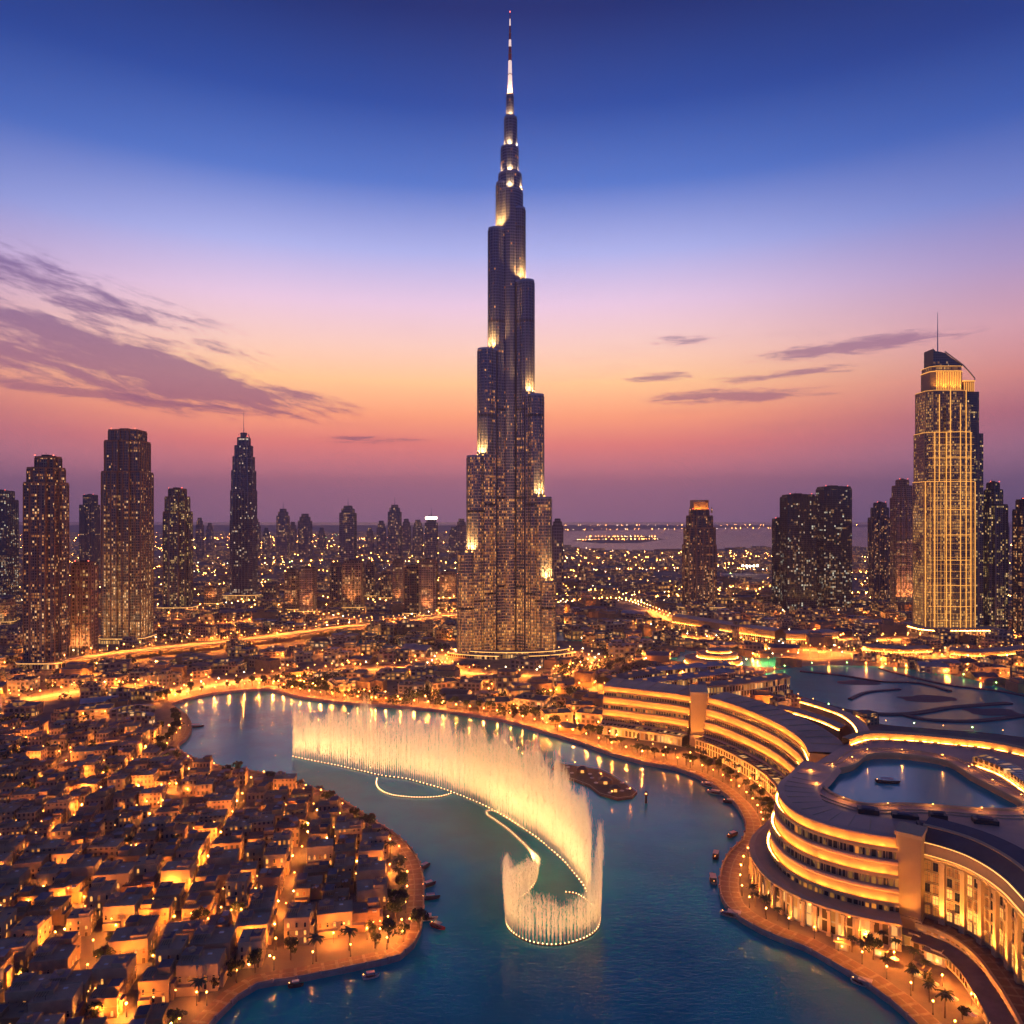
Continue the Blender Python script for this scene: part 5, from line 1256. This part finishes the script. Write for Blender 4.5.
tag(sr.build('district_roofs'), 'mixed flat roofs of the distant low city blocks', 'roofs', kind='stuff')

# city lights ----------------------------------------------------------------
for p, w, st, both, wh, ev in ROADS:
    for s in (-1, 1):
        for q in resample(offset(p, s * (w / 2 + 1.2)), st):
            if q[1] < 60: continue
            r_ = .42 + q[1] * .00028
            if not inside(q, lake): far_lamps.append((q[0], q[1], 8.5 + ev, r_, 'bulb_far' if random.random() > wh else 'bulb_white'))
def dens(x, y):
    return max(0.0, 0.45 + 0.75 * math.sin(x * .009 + 1.3 + y * .003) * math.sin(y * .007 + x * .002))
for (x, y, s) in blds:
    if y > 1000 and random.random() > .8: continue
    if random.random() > .25 + .65 * dens(x, y): continue
    for q in range(2 if y < 1050 else 1):
        a = random.uniform(PI, 2 * PI); rr = s * .62
        lx, ly = x + rr * math.cos(a), y + rr * math.sin(a)
        if inside((lx, ly), lake) or inside((lx, ly), lagoon): continue
        far_lamps.append((lx, ly, 5.0, .36 + y * .00032, random.choices(['bulb', 'bulb_white', 'bulb_far'], [6, .7, 3])[0]))
# lit avenues of the outer city
for k in range(90):
    y0 = 1500 * (5.2 ** random.random()); x0 = random.uniform(-.72, .72) * y0; a = random.choice([0, 0, .12, -.15, .5, -.6, 1.4]) + random.uniform(-.06, .06); L = random.uniform(.12, .5) * y0; st = 24 + y0 * .016
    bz = random.uniform(-.0006, .0006); n = int(L / st); wh = random.random() < .15
    for i in range(n):
        x0 += st * math.cos(a); y0 += st * math.sin(a); a += bz * st
        if inside((x0, y0), seaP) or inside((x0, y0), lagoon) or abs(x0) > .75 * y0: continue
        if not free(x0, y0, 0): continue
        far_lamps.append((x0, y0, 9, min(2.2, .25 + y0 * .00034) * random.uniform(.6, 1.15), 'bulb_white' if wh else 'bulb_far'))
for k in range(1700):
    y0 = 1700 * (6.5 ** (random.random() ** 1.15)); x0 = random.uniform(-.72, .72) * y0
    if inside((x0, y0), seaP) or not free(x0, y0, 0) or random.random() > .25 + .75 * dens(x0 * .4, y0 * .4): continue
    far_lamps.append((x0, y0, 8, min(2.2, .2 + y0 * .00030) * random.uniform(.5, 1.2), random.choices(['bulb_far', 'bulb_white', 'bulb_green'], [7, 2.2, .25])[0]))
# spit in the sea and the far coast
for (a, b, c, d, n) in ((575, 541, 660, 540, 30), (585, 537.5, 655, 537.5, 26), (560, 530.3, 800, 528.2, 40), (560, 525.5, 860, 525.2, 46), (250, 539, 300, 537.5, 22), (360, 540, 400, 538.5, 18), (640, 545, 760, 553, 0)):
    for i in range(n):
        t = (i + random.random()) / n; x, y = G(a + (c - a) * t, b + (d - b) * t); far_lamps.append((x, y, 12, y * .00036 * random.uniform(.5, 1.2), 'bulb_far' if random.random() < .8 else 'bulb_white'))
# lagoon shore lights, some green
for i, p in enumerate(resample(lagoon, 22)):
    if p[0] > 150: far_lamps.append((p[0], p[1], 4, .45, 'bulb_green' if (p[0] > 300 and i % 2) else 'bulb'))
fl = MB(); fp = MB()
nl = 0
for (x, y, h, r, m) in far_lamps:
    near_l = y < 1700 and m == 'bulb' or (y < 1500 and m == 'bulb_far')
    fl.octa((x, y, h), r, ('bulb' if near_l else m))
    if near_l and nl < 950 and abs(x) < .72 * y:
        lo = bpy.data.objects.new('lamp_light', lamp_data(11000) if h < 7 else lamp_data(60000, down=True)); col.objects.link(lo); lo.location = (x, y - r - .35, h); nl += 1
    if y < 1100: fp.tube((x, y, 0), (x, y, h - r), .12, .1, 'metal_dark', 3)
tag(fl.build('city_lights'), 'countless street lights scattered over the city', 'city lights', kind='stuff')
tag(fp.build('lamp_posts'), 'thin dark posts under the nearer city lights', 'posts', kind='stuff')
# floodlit sports ground
x, y = G(747, 578); r = thing('floodlit_hall', 'long white hall under one dazzling floodlight, behind the crowned tower', 'building', (x, y, 0))
mb = MB(); mb.box(-75, -20, 0, 60, 30, 12, 'roof_pale'); mb.build('wall', r)
mb = MB(); mb.tube((0, -30, 0), (0, -30, 36), 1, .7, 'metal_pale', 5); [mb.ball((q * 11, -30, 38 + abs(q)), 3.2, 'bulb_white') for q in (-2, -1, 0, 1, 2)]; mb.box(-26, -30.6, 36, 26, -29.4, 37.2, 'metal_pale'); mb.build('floodlight', r)

# ------------------------------------------------------------------ trees
def leaf_crown(seed, n=460, rx=3.2, rz=2.6, cz=5.2, m='leaf_dark'):
    rr = random.Random(seed); mb = MB(); cl = [(rr.uniform(-rx * .6, rx * .6), rr.uniform(-rx * .6, rx * .6), cz + rr.uniform(-rz * .5, rz * .6), rr.uniform(.9, 1.6)) for _ in range(9)]
    for i in range(n):
        c = rr.choice(cl); th = rr.uniform(0, 2 * PI); ph = math.acos(rr.uniform(-1, 1)); rad = c[3] * rr.uniform(.6, 1.1)
        p = Vector((c[0] + rad * math.sin(ph) * math.cos(th), c[1] + rad * math.sin(ph) * math.sin(th), c[2] + rad * .85 * math.cos(ph)))
        u = Vector((rr.uniform(-1, 1), rr.uniform(-1, 1), rr.uniform(-1, 1))).normalized(); v = u.orthogonal().normalized(); s = rr.uniform(.28, .6)
        mb.face([p - u * s, p - v * s * .6, p + u * s, p + v * s * .6], m)
    return mb.build('crown', link=False).data
def palm_crown(seed):
    rr = random.Random(seed); mb = MB()
    for k in range(15):
        a = 2 * PI * k / 15 + rr.uniform(-.15, .15); up = rr.uniform(.2, 1.1); L = rr.uniform(2.6, 3.4); pts = []
        for i in range(6):
            t = i / 5; pts.append(Vector((math.cos(a) * L * t * .95, math.sin(a) * L * t * .95, 7.6 + up * L * t * .55 - 1.9 * t * t)))
        side = Vector((-math.sin(a), math.cos(a), 0))
        for i in range(5):
            w0, w1 = .55 * (1 - (i / 5) ** 2) + .08, .55 * (1 - ((i + 1) / 5) ** 2) + .05
            for s in (-1, 1):
                mb.face([pts[i], pts[i] + side * s * w0 * 1.0 - Vector((0, 0, .25)), pts[i + 1] + side * s * w1 - Vector((0, 0, .3)), pts[i + 1]], 'leaf_palm')
    return mb.build('crown', link=False).data
def trunk(h, r, bend):
    mb = MB(); pts = [Vector((bend * (i / 4) ** 2, bend * .4 * (i / 4), h * i / 4)) for i in range(5)]
    for i in range(4): mb.tube(pts[i], pts[i + 1], r * (1 - .12 * i), r * (1 - .12 * (i + 1)), 'bark', 6)
    for q in range(3 if h < 5 else 0):
        a = q * 2.1; mb.tube(pts[3], pts[3] + Vector((1.4 * math.cos(a), 1.4 * math.sin(a), 1.6)), r * .5, r * .2, 'bark', 4)
    return mb.build('trunk', link=False).data
TREES = [(leaf_crown(s), trunk(4.2, .3, .3)) for s in (1, 2, 3)]; PALMS = [(palm_crown(s), trunk(7.7, .22, .5 * s - .8)) for s in (1, 2)]
nt_ = {'t': 0, 'p': 0}
def tree(x, y, kind, label, group, sc=1.0, z=0.0):
    k = 't' if kind == 'shade_tree' else 'p'
    if nt_[k] >= 150: return
    nt_[k] += 1
    cr, tr = random.choice(TREES if k == 't' else PALMS)
    r = thing(kind, label, 'tree' if k == 't' else 'palm tree', (x, y, z), random.uniform(0, 6.28), group); r.scale = (sc, sc, sc * random.uniform(.85, 1.15)); inst('trunk', tr, r); inst('crown', cr, r)
for i, p in enumerate(resample(offset(shoreL, -11.5), 8)):
    if p[1] > 230 and scr(*p)[1] < 1060 and random.random() < .75:
        tree(p[0] + random.uniform(-2, 2), p[1] + random.uniform(-2, 2), 'shade_tree' if random.random() < .75 else 'palm', 'dark rounded tree on the quay in front of the village houses' if 0 else 'dark tree growing on the quay in front of the village', 'trees along the village quay', random.uniform(.8, 1.35))
for p, n, nm in ((plazas[0], 5, 'small south square'), (plazas[1], 4, 'south west square'), (plazas[2], 5, 'eastern tip square')):
    for q in range(n):
        a = random.uniform(0, 6.28); tree(p[0] + 11 * math.cos(a), p[1] + 6 * math.sin(a), 'shade_tree', 'dark round tree on the %s of the village' % nm, 'trees on the ' + nm, random.uniform(.8, 1.3))
for d, kind in ((-13, 'palm'), (-18, 'shade_tree'), (-27, 'palm')):
    for p in resample(offset(shoreR, d), 7.5):
        if 225 < p[1] < 600 and p[0] > 20 and random.random() < .7:
            ok = min(math.dist(p, q) for q in pod) > 7 if p[1] < 430 else True
            if p[1] < 340 and p[0] > 150: ok = min(math.dist(p, q) for q in pathD) > 21
            if ok: tree(p[0] + random.uniform(-2, 2), p[1] + random.uniform(-2, 2), kind, ('feathery palm' if kind == 'palm' else 'dark bushy tree') + ' lining the promenade under the curved hotel', ('palms' if kind == 'palm' else 'bushy trees') + ' along the hotel promenade', random.uniform(.75, 1.15))
for p in resample(offset(shoreR, -17), 13):
    if p[1] >= 600 and random.random() < .8: tree(p[0], p[1] + random.uniform(-3, 3), 'shade_tree', 'dark bushy tree on the far lake shore below the supertall', 'bushy trees on the far shore', random.uniform(.9, 1.6))
for x, y in al[60:112]: tree(x + random.uniform(-2, 2), y + random.uniform(-2, 2), 'shade_tree', 'dark tree between the %s village houses' % zon(x, y), 'trees in the %s village alleys' % zon(x, y), random.uniform(.7, 1.15))
# park woods as dark masses
wd = MB(); rr = random.Random(8)
def wood(px0, px1, py0, py1, n):
    for _ in range(n):
        x, y = G(rr.uniform(px0, px1), rr.uniform(py0, py1))
        if inside((x, y), lake) or not free(x, y, -20): continue
        for q in range(26):
            p = Vector((x + rr.gauss(0, 3), y + rr.gauss(0, 3), abs(rr.gauss(3.5, 2)) + .3)); u = Vector((rr.uniform(-1, 1), rr.uniform(-1, 1), rr.uniform(-1, 1))).normalized(); v = u.orthogonal(); s = rr.uniform(.8, 1.7)
            wd.face([p - u * s, p - v * s * .7, p + u * s, p + v * s * .7], 'leaf_dark')
for a in ((282, 345, 676, 690, 60), (560, 640, 662, 682, 70), (380, 450, 636, 650, 30), (430, 456, 664, 700, 20), (600, 660, 640, 660, 40), (350, 460, 690, 706, 30), (480, 600, 690, 716, 40), (0, 140, 660, 700, 30), (700, 1020, 640, 652, 60), (150, 300, 625, 640, 40), (0, 100, 720, 800, 30)): wood(*a)
tag(wd.build('park_woods'), 'dark clumps of park trees between the low buildings', 'woods', kind='stuff')

# ------------------------------------------------------------------ fountain
def spray_mat():
    m = bpy.data.materials.new('spray'); m.use_nodes = True; nt = m.node_tree; nt.nodes.clear()
    d = nt.nodes.new('ShaderNodeBsdfDiffuse'); t = nt.nodes.new('ShaderNodeBsdfTranslucent'); mx = nt.nodes.new('ShaderNodeMixShader'); mx.inputs[0].default_value = .5
    for q in (d, t): q.inputs['Color'].default_value = (.93, .88, .8, 1)
    nt.links.new(d.outputs[0], mx.inputs[1]); nt.links.new(t.outputs[0], mx.inputs[2]); tr = nt.nodes.new('ShaderNodeBsdfTransparent'); m2 = nt.nodes.new('ShaderNodeMixShader'); m2.inputs[0].default_value = .32
    nt.links.new(tr.outputs[0], m2.inputs[1]); nt.links.new(mx.outputs[0], m2.inputs[2])
    o = nt.nodes.new('ShaderNodeOutputMaterial'); nt.links.new(m2.outputs[0], o.inputs[0]); MAT['spray'] = m
spray_mat()
def jet_mesh(seed, n):
    rr = random.Random(seed); mb = MB()
    for i in range(n):
        t = rr.random() ** 1.35 * (1.0 if rr.random() < .8 else rr.uniform(.8, 1.12)); rad = (.12 + 1.15 * t) * abs(rr.gauss(0, .8)); a = rr.uniform(0, 2 * PI); x, y = rad * math.cos(a), rad * math.sin(a); z = t * rr.uniform(.85, 1.0)
        L = rr.uniform(.04, .11) * (1.1 - .5 * t); w = rr.uniform(.025, .075); b = rr.uniform(0, PI); ti = rr.uniform(-.012, .012); dx, dy = math.cos(b) * w, math.sin(b) * w
        mb.face([(x - dx, y - dy, z), (x + dx, y + dy, z), (x + dx * .5 + ti * 20, y + dy * .5 + ti * 12, z + L), (x - dx * .5 + ti * 20, y - dy * .5, z + L)], 'spray')
    return mb.build('water_jet', link=False).data
JETS = [jet_mesh(s, 1150) for s in range(5)]
def fl_light(parent, x, y, e, ang=140, z=-.6, lean=(0, 0)):
    ld = bpy.data.lights.new('fountain_light', 'SPOT'); ld.color = (1.0, .55, .17); ld.spot_size = R(ang); ld.spot_blend = .8; ld.shadow_soft_size = .5; ld.energy = e * FLK
    ld.use_nodes = True; nt = ld.node_tree; em = nt.nodes['Emission']; lf = nt.nodes.new('ShaderNodeLightFalloff'); lf.inputs['Strength'].default_value = 1.0; lf.inputs['Smooth'].default_value = 0
    nt.links.new(lf.outputs['Quadratic'], em.inputs['Strength'])
    o = bpy.data.objects.new('fountain_light', ld); col.objects.link(o); o.parent = parent; o.location = (x, y, z); o.rotation_euler = Vector((lean[0], lean[1], 1)).to_track_quat('-Z', 'Y').to_euler()
WZ = -1.6
FLK = 35.0
def fountain(name, label, pts, hs, step, maxj, bulb_step=4.0, closed=False, lightstep=8, energy=900, jets=True, spread=1.0, cat='fountain', lr=.30):
    path = smooth_path(GP(pts, WZ), 2.0, closed); r = thing(name, label, cat)
    if closed: path = path + [path[0]]
    tot = sum(math.dist(path[i], path[i - 1]) for i in range(1, len(path)))
    mb = MB(); mb.sweep(path, [(.45, WZ - .1), (.45, WZ + .28), (-.45, WZ + .28), (-.45, WZ - .1)], 'metal_dark'); mb.build('nozzle_pipe', r)
    bl = resample(path, bulb_step); mb = None
    for i, p in enumerate(bl[:100]):
        if mb is None: m_ = MB(); m_.ball((0, 0, 0), lr, 'bulb_fountain'); o = m_.build('fountain_lamp', r); mb = o.data
        else: o = inst('fountain_lamp', mb, r)
        o.location = (p[0], p[1], WZ + .62)
    def H(t):
        f = t * (len(hs) - 1); i = min(len(hs) - 2, int(f)); return hs[i] + (hs[i + 1] - hs[i]) * (f - i)
    if jets:
        js = resample(path, step); st = MB(); cnt = 0; rem = []
        order = list(range(len(js)))
        for i in order:
            p = js[i]; h = H(i / max(1, len(js) - 1)) * random.uniform(.94, 1.04) * (1 + .09 * math.sin(i * .33) + .05 * math.sin(i * .9 + 1))
            if i % max(1, math.ceil(len(js) / maxj)) == 0 and cnt < maxj:
                o = inst('water_jet', random.choice(JETS), r, (p[0], p[1], WZ), random.uniform(0, 6.28), (step * .62 * spread, step * .62 * spread, h)); cnt += 1
                o.rotation_euler.x = random.uniform(-.012, .012); o.rotation_euler.y = random.uniform(-.012, .012)
            else: rem.append((p, h))
        for p, h in rem:
            me = random.choice(JETS); a = random.uniform(0, 6.28); ca, sa = math.cos(a), math.sin(a); k = step * .62 * spread; b = len(st.v)
            for v in me.vertices: x, y, z = v.co; st.v.append((p[0] + (x * ca - y * sa) * k, p[1] + (x * sa + y * ca) * k, WZ + z * h))
            for f in me.polygons: st.f.append(tuple(b + q for q in f.vertices)); st.uv.append([(0, 0)] * 4); st.m.append(st.mi('spray'))
        if rem: o = st.build('water_spray', r); o['kind'] = 'stuff'
    nn = normals(path); dd = 5 + max(hs) * .18
    for i in range(0, len(path), max(1, int(lightstep / 2))):
        p, n_ = path[i], nn[i]
        for sg in (-1, 1):
            if energy > 100: fl_light(r, p[0] + n_[0] * dd * sg, p[1] + n_[1] * dd * sg, energy, lean=(-n_[0] * sg * dd / (max(hs) * .62), -n_[1] * sg * dd / (max(hs) * .62)))
    return r
fountain('water_fountain', 'long wall of gold lit fountain jets curving across the lake', [(293, 757), (312, 761), (335, 765.5), (360, 771), (382, 776), (405, 779), (424, 784), (442, 789), (458, 795), (473, 801), (488, 808), (506, 818), (523, 829), (539, 840), (553, 852), (565, 863), (575, 875), (584, 887), (590, 900)],
         [36, 36, 38, 44, 50, 44, 46, 48, 46, 46, 48, 50, 50, 50, 52, 50, 48, 45, 40], 1.7, 100, 3.2, lightstep=8)
fountain('ring_fountain', 'round ring of short fountain jets edged by bright lamps at the near end', [(600.5, 917), (598, 928), (588, 937), (572, 943), (553, 945.5), (534, 943.5), (518, 937), (508, 928), (505.5, 917), (507.5, 909), (513, 903)],
         [44, 36, 27, 21, 19, 20, 23, 27, 28, 25, 22], 1.7, 70, 1.9, lightstep=8, energy=420, lr=.24)
fountain('low_fountain_arc', 'thin lamp lit arc curling from the ring back to the long jet wall', [(513, 903), (525, 895), (534, 885), (537, 875), (534, 860), (527, 848), (519, 840), (508, 830), (497, 822), (487, 815), (490, 811), (506, 816), (523, 829)],
         [17, 15, 10, 5, 2, 1.2, 1.2, 1.2, 1.2, 1.2, 1.2, 1.2], 1.9, 90, 1.9, lightstep=12, energy=200, lr=.22)
fountain('lamp_arc', 'small crescent of lamps on the water in front of the jet wall', [(377, 779), (376.5, 785), (381, 791), (392, 795.5), (408, 797.5), (424, 798), (440, 797), (451, 794)], [1, 1], 3, 40, 1.8, lightstep=40, energy=60, jets=False, lr=.26)
fountain('inner_lamp_arc', 'short inner crescent of lamps at the back of the ring', [(566, 893), (575, 894), (584, 899), (592, 906), (598, 912)], [3, 3], 3, 30, 1.7, lightstep=40, energy=60, jets=False, lr=.22)

# ------------------------------------------------------------------ boats and the pier
def boat(px, py, rz, L, hull, label, roof=True, z=WZ, lampb=True):
    x, y = G(px, py, z); r = thing('boat', label, 'boat', (x, y, z), rz); mb = MB(); n = 8; w = L * .15
    lo, hi = [], []
    for i in range(n + 1):
        t = i / n; ww = w * math.sin(PI * min(1, .16 + t * .84) ** .9) ** .6 if t < 1 else 0.02
        xx = -L / 2 + L * t; zz = .75 + .7 * (2 * t - 1) ** 2
        lo.append((xx * .86, ww * .55, -.25)); hi.append((xx, ww, zz))
    for s in (1, -1):
        for i in range(n):
            P = [(lo[i][0], s * lo[i][1], lo[i][2]), (lo[i + 1][0], s * lo[i + 1][1], lo[i + 1][2]), (hi[i + 1][0], s * hi[i + 1][1], hi[i + 1][2]), (hi[i][0], s * hi[i][1], hi[i][2])]
            mb.face(P if s < 0 else P[::-1], hull)
    mb.face([(p[0], p[1], .55) for p in hi] + [(p[0], -p[1], .55) for p in hi[::-1]], 'wood')
    mb.face([(hi[0][0], hi[0][1], hi[0][2]), (hi[0][0], -hi[0][1], hi[0][2]), (lo[0][0], -lo[0][1], lo[0][2]), (lo[0][0], lo[0][1], lo[0][2])], hull)
    mb.build('hull', r)
    if roof:
        c = MB(); c.box(-L * .25, -w * .85, 2.3, L * .2, w * .85, 2.5, 'canvas')
        for a, b in ((-L * .24, -1), (-L * .24, 1), (L * .19, -1), (L * .19, 1)): c.tube((a, b * w * .75, .5), (a, b * w * .75, 2.3), .07, .07, 'wood', 4)
        c.build('awning', r); b_ = MB(); b_.box(-L * .2, -w * .3, .55, L * .15, w * .3, 1.0, 'wood'); b_.build('bench', r)
    if lampb:
        l = MB(); l.tube((-L * .42, 0, .6), (-L * .42, 0, 1.8), .05, .05, 'metal_dark', 4); l.ball((-L * .42, 0, 1.95), .16, 'bulb'); l.build('stern_lamp', r)
for a in [(425, 868, .9, 8, 'hull_dark', 'small dark boat moored highest on the village tip'), (429, 886, .6, 8, 'hull_dark', 'dark awning boat moored second down the village tip'), (431, 899, .2, 9, 'hull_dark', 'dark boat moored third down the village tip'),
          (427, 920, .1, 10, 'hull_white', 'white awning boat at the lower village tip'), (438, 928, -.5, 8, 'hull_red', 'small red boat just off the lower village tip'),
          (196, 727, .2, 14, 'hull_dark', 'dark boat on the far west bay of the lake'), (371, 978, .3, 7, 'hull_white', 'little white boat beside the southern village quay'), (296, 987, .2, 6, 'hull_dark', 'tiny boat under the southern quay wall'),
          (709, 786, -.5, 11, 'hull_white', 'white boat moored highest on the hotel promenade'), (716, 794, -.5, 12, 'hull_white', 'second white boat down the hotel promenade'), (731, 803, -.3, 10, 'hull_dark', 'dark boat moored where the hotel promenade turns'),
          (733, 836, .6, 9, 'hull_dark', 'dark boat inside the promenade bend'), (716, 856, 1.2, 11, 'hull_dark', 'dark boat at the pier head below the bend'), (713, 880, 1.4, 12, 'hull_white', 'white boat at the narrow part of the promenade'),
          (735, 917, -.4, 13, 'hull_white', 'pale boat where the promenade swings east'), (866, 986, -.6, 11, 'hull_white', 'white boat at the south end of the hotel promenade'), (693, 775, -.5, 9, 'hull_dark', 'small dark boat near the northern hotel steps')]: boat(*a)
boat(888, 783, -.15, 13, 'hull_dark', 'wooden boat with awning floating in the roof pool', z=38.6)
r = thing('floating_pier', 'dark timber pier with huts and umbrellas floating east of the jets', 'pier')
pp = GP([(556, 764), (575, 767), (600, 771), (612, 777), (628, 787), (637, 794), (632, 799), (618, 801), (600, 796), (590, 788), (575, 782), (560, 778), (566, 773), (552, 770)], WZ)
mb = MB(); mb.prism(pp[::-1], WZ - .2, WZ + 1.0, 'wood', 'wood'); mb.build('deck', r)
rl = MB()
for i in range(len(pp)):
    a, b = pp[i], pp[(i + 1) % len(pp)]; rl.tube((*a, WZ + 1), (*a, WZ + 2.1), .12, .12, 'wood', 4); rl.tube((*a, WZ + 2.05), (*b, WZ + 2.05), .09, .09, 'canvas', 4)
rl.build('railing', r)
for i, (px, py, s) in enumerate([(582, 772, 3.6), (605, 783, 4.2), (615, 791, 3.4)]):
    x, y = G(px, py, WZ + 1); h = MB(); h.box(x - s, y - s * .6, WZ + 1, x + s, y + s * .6, WZ + 3.6, 'plaster_rose', 'wood'); h.prism([(x - s - .6, y - s * .6 - .6), (x + s + .6, y - s * .6 - .6), (x + s + .6, y + s * .6 + .6), (x - s - .6, y + s * .6 + .6)], WZ + 3.6, WZ + 5.4, 'roof_dark', 'roof_dark', True, out2=[(x - s * .3, y - .3), (x + s * .3, y - .3), (x + s * .3, y + .3), (x - s * .3, y + .3)])
    h.box(x - s * .3, y - s * .6 - .05, WZ + 1, x + s * .3, y - s * .6 - .01, WZ + 2.9, 'pane_lit'); h.build('hut', r)
um = MB(); um.tube((0, 0, 0), (0, 0, 2.6), .05, .05, 'wood', 4); um.prism([(1.6 * math.cos(PI * i / 4), 1.6 * math.sin(PI * i / 4)) for i in range(8)], 2.2, 2.9, 'canvas', None, True, out2=[(.05 * math.cos(PI * i / 4), .05 * math.sin(PI * i / 4)) for i in range(8)])
ume = um.build('umbrella', link=False).data
for i, (px, py) in enumerate([(568, 770), (572, 776), (590, 777), (596, 786), (592, 781), (622, 794), (628, 792), (610, 796), (600, 776), (622, 786)]):
    x, y = G(px, py, WZ + 1); o = inst('umbrella', ume, None, (x, y, WZ + 1)); tag(o, 'pale cafe umbrella standing on the floating pier', 'umbrella', 'cafe umbrellas on the floating pier')
for i, (px, py) in enumerate([(575, 769), (601, 781), (630, 796), (612, 799)]):
    x, y = G(px, py, WZ + 1); lamp(x, y, 'globe lamp standing on the floating pier', 'lamps on the floating pier', WZ + 1, e=500)
x, y = G(646, 803, WZ); r = thing('mooring_beacon', 'slim lit marker post alone in the water off the pier tip', 'beacon', (x, y, WZ)); mb = MB(); mb.tube((0, 0, -.5), (0, 0, 5), .9, .6, 'wood', 8); mb.box(-1.2, -1.2, 5, 1.2, 1.2, 5.4, 'wood'); mb.tube((0, 0, 6.6), (0, 0, 8), 1.1, .1, 'roof_dark', 8); mb.build('post', r)
mb = MB(); mb.ball((0, 0, 6.0), .45, 'bulb'); mb.build('lamp', r)
# cars parked and driving near the promenade road are too small to read; cafe parasols below the hotel
for p in [p for p in resample(offset(shoreR, -21.5), 9) if 235 < p[1] < 470 and p[0] > 60]:
    if min(math.dist(p, q) for q in pod) < 6 or (p[1] < 340 and p[0] > 150 and min(math.dist(p, q) for q in pathD) < 19): continue
    o = inst('umbrella', ume, None, (p[0], p[1], 0.14)); tag(o, 'pale cafe umbrella on the promenade under the rounded hotel', 'umbrella', 'cafe umbrellas below the rounded hotel')

# ------------------------------------------------------------------ haze
def haze():
    m = bpy.data.materials.new('haze'); m.use_nodes = True; nt = m.node_tree; nt.nodes.clear()
    v = nt.nodes.new('ShaderNodeVolumePrincipled'); v.inputs['Color'].default_value = (.86, .78, .84, 1); v.inputs['Density'].default_value = HAZE; v.inputs['Anisotropy'].default_value = .2
    o = nt.nodes.new('ShaderNodeOutputMaterial'); nt.links.new(v.outputs[0], o.inputs['Volume']); MAT['haze'] = m
    mb = MB(); mb.mi('haze'); mb.box(-15000, -600, -4.2, 15000, 13500, 900, 'haze'); o = mb.build('haze'); o['kind'] = 'stuff'
HAZE = 0.00008
haze()
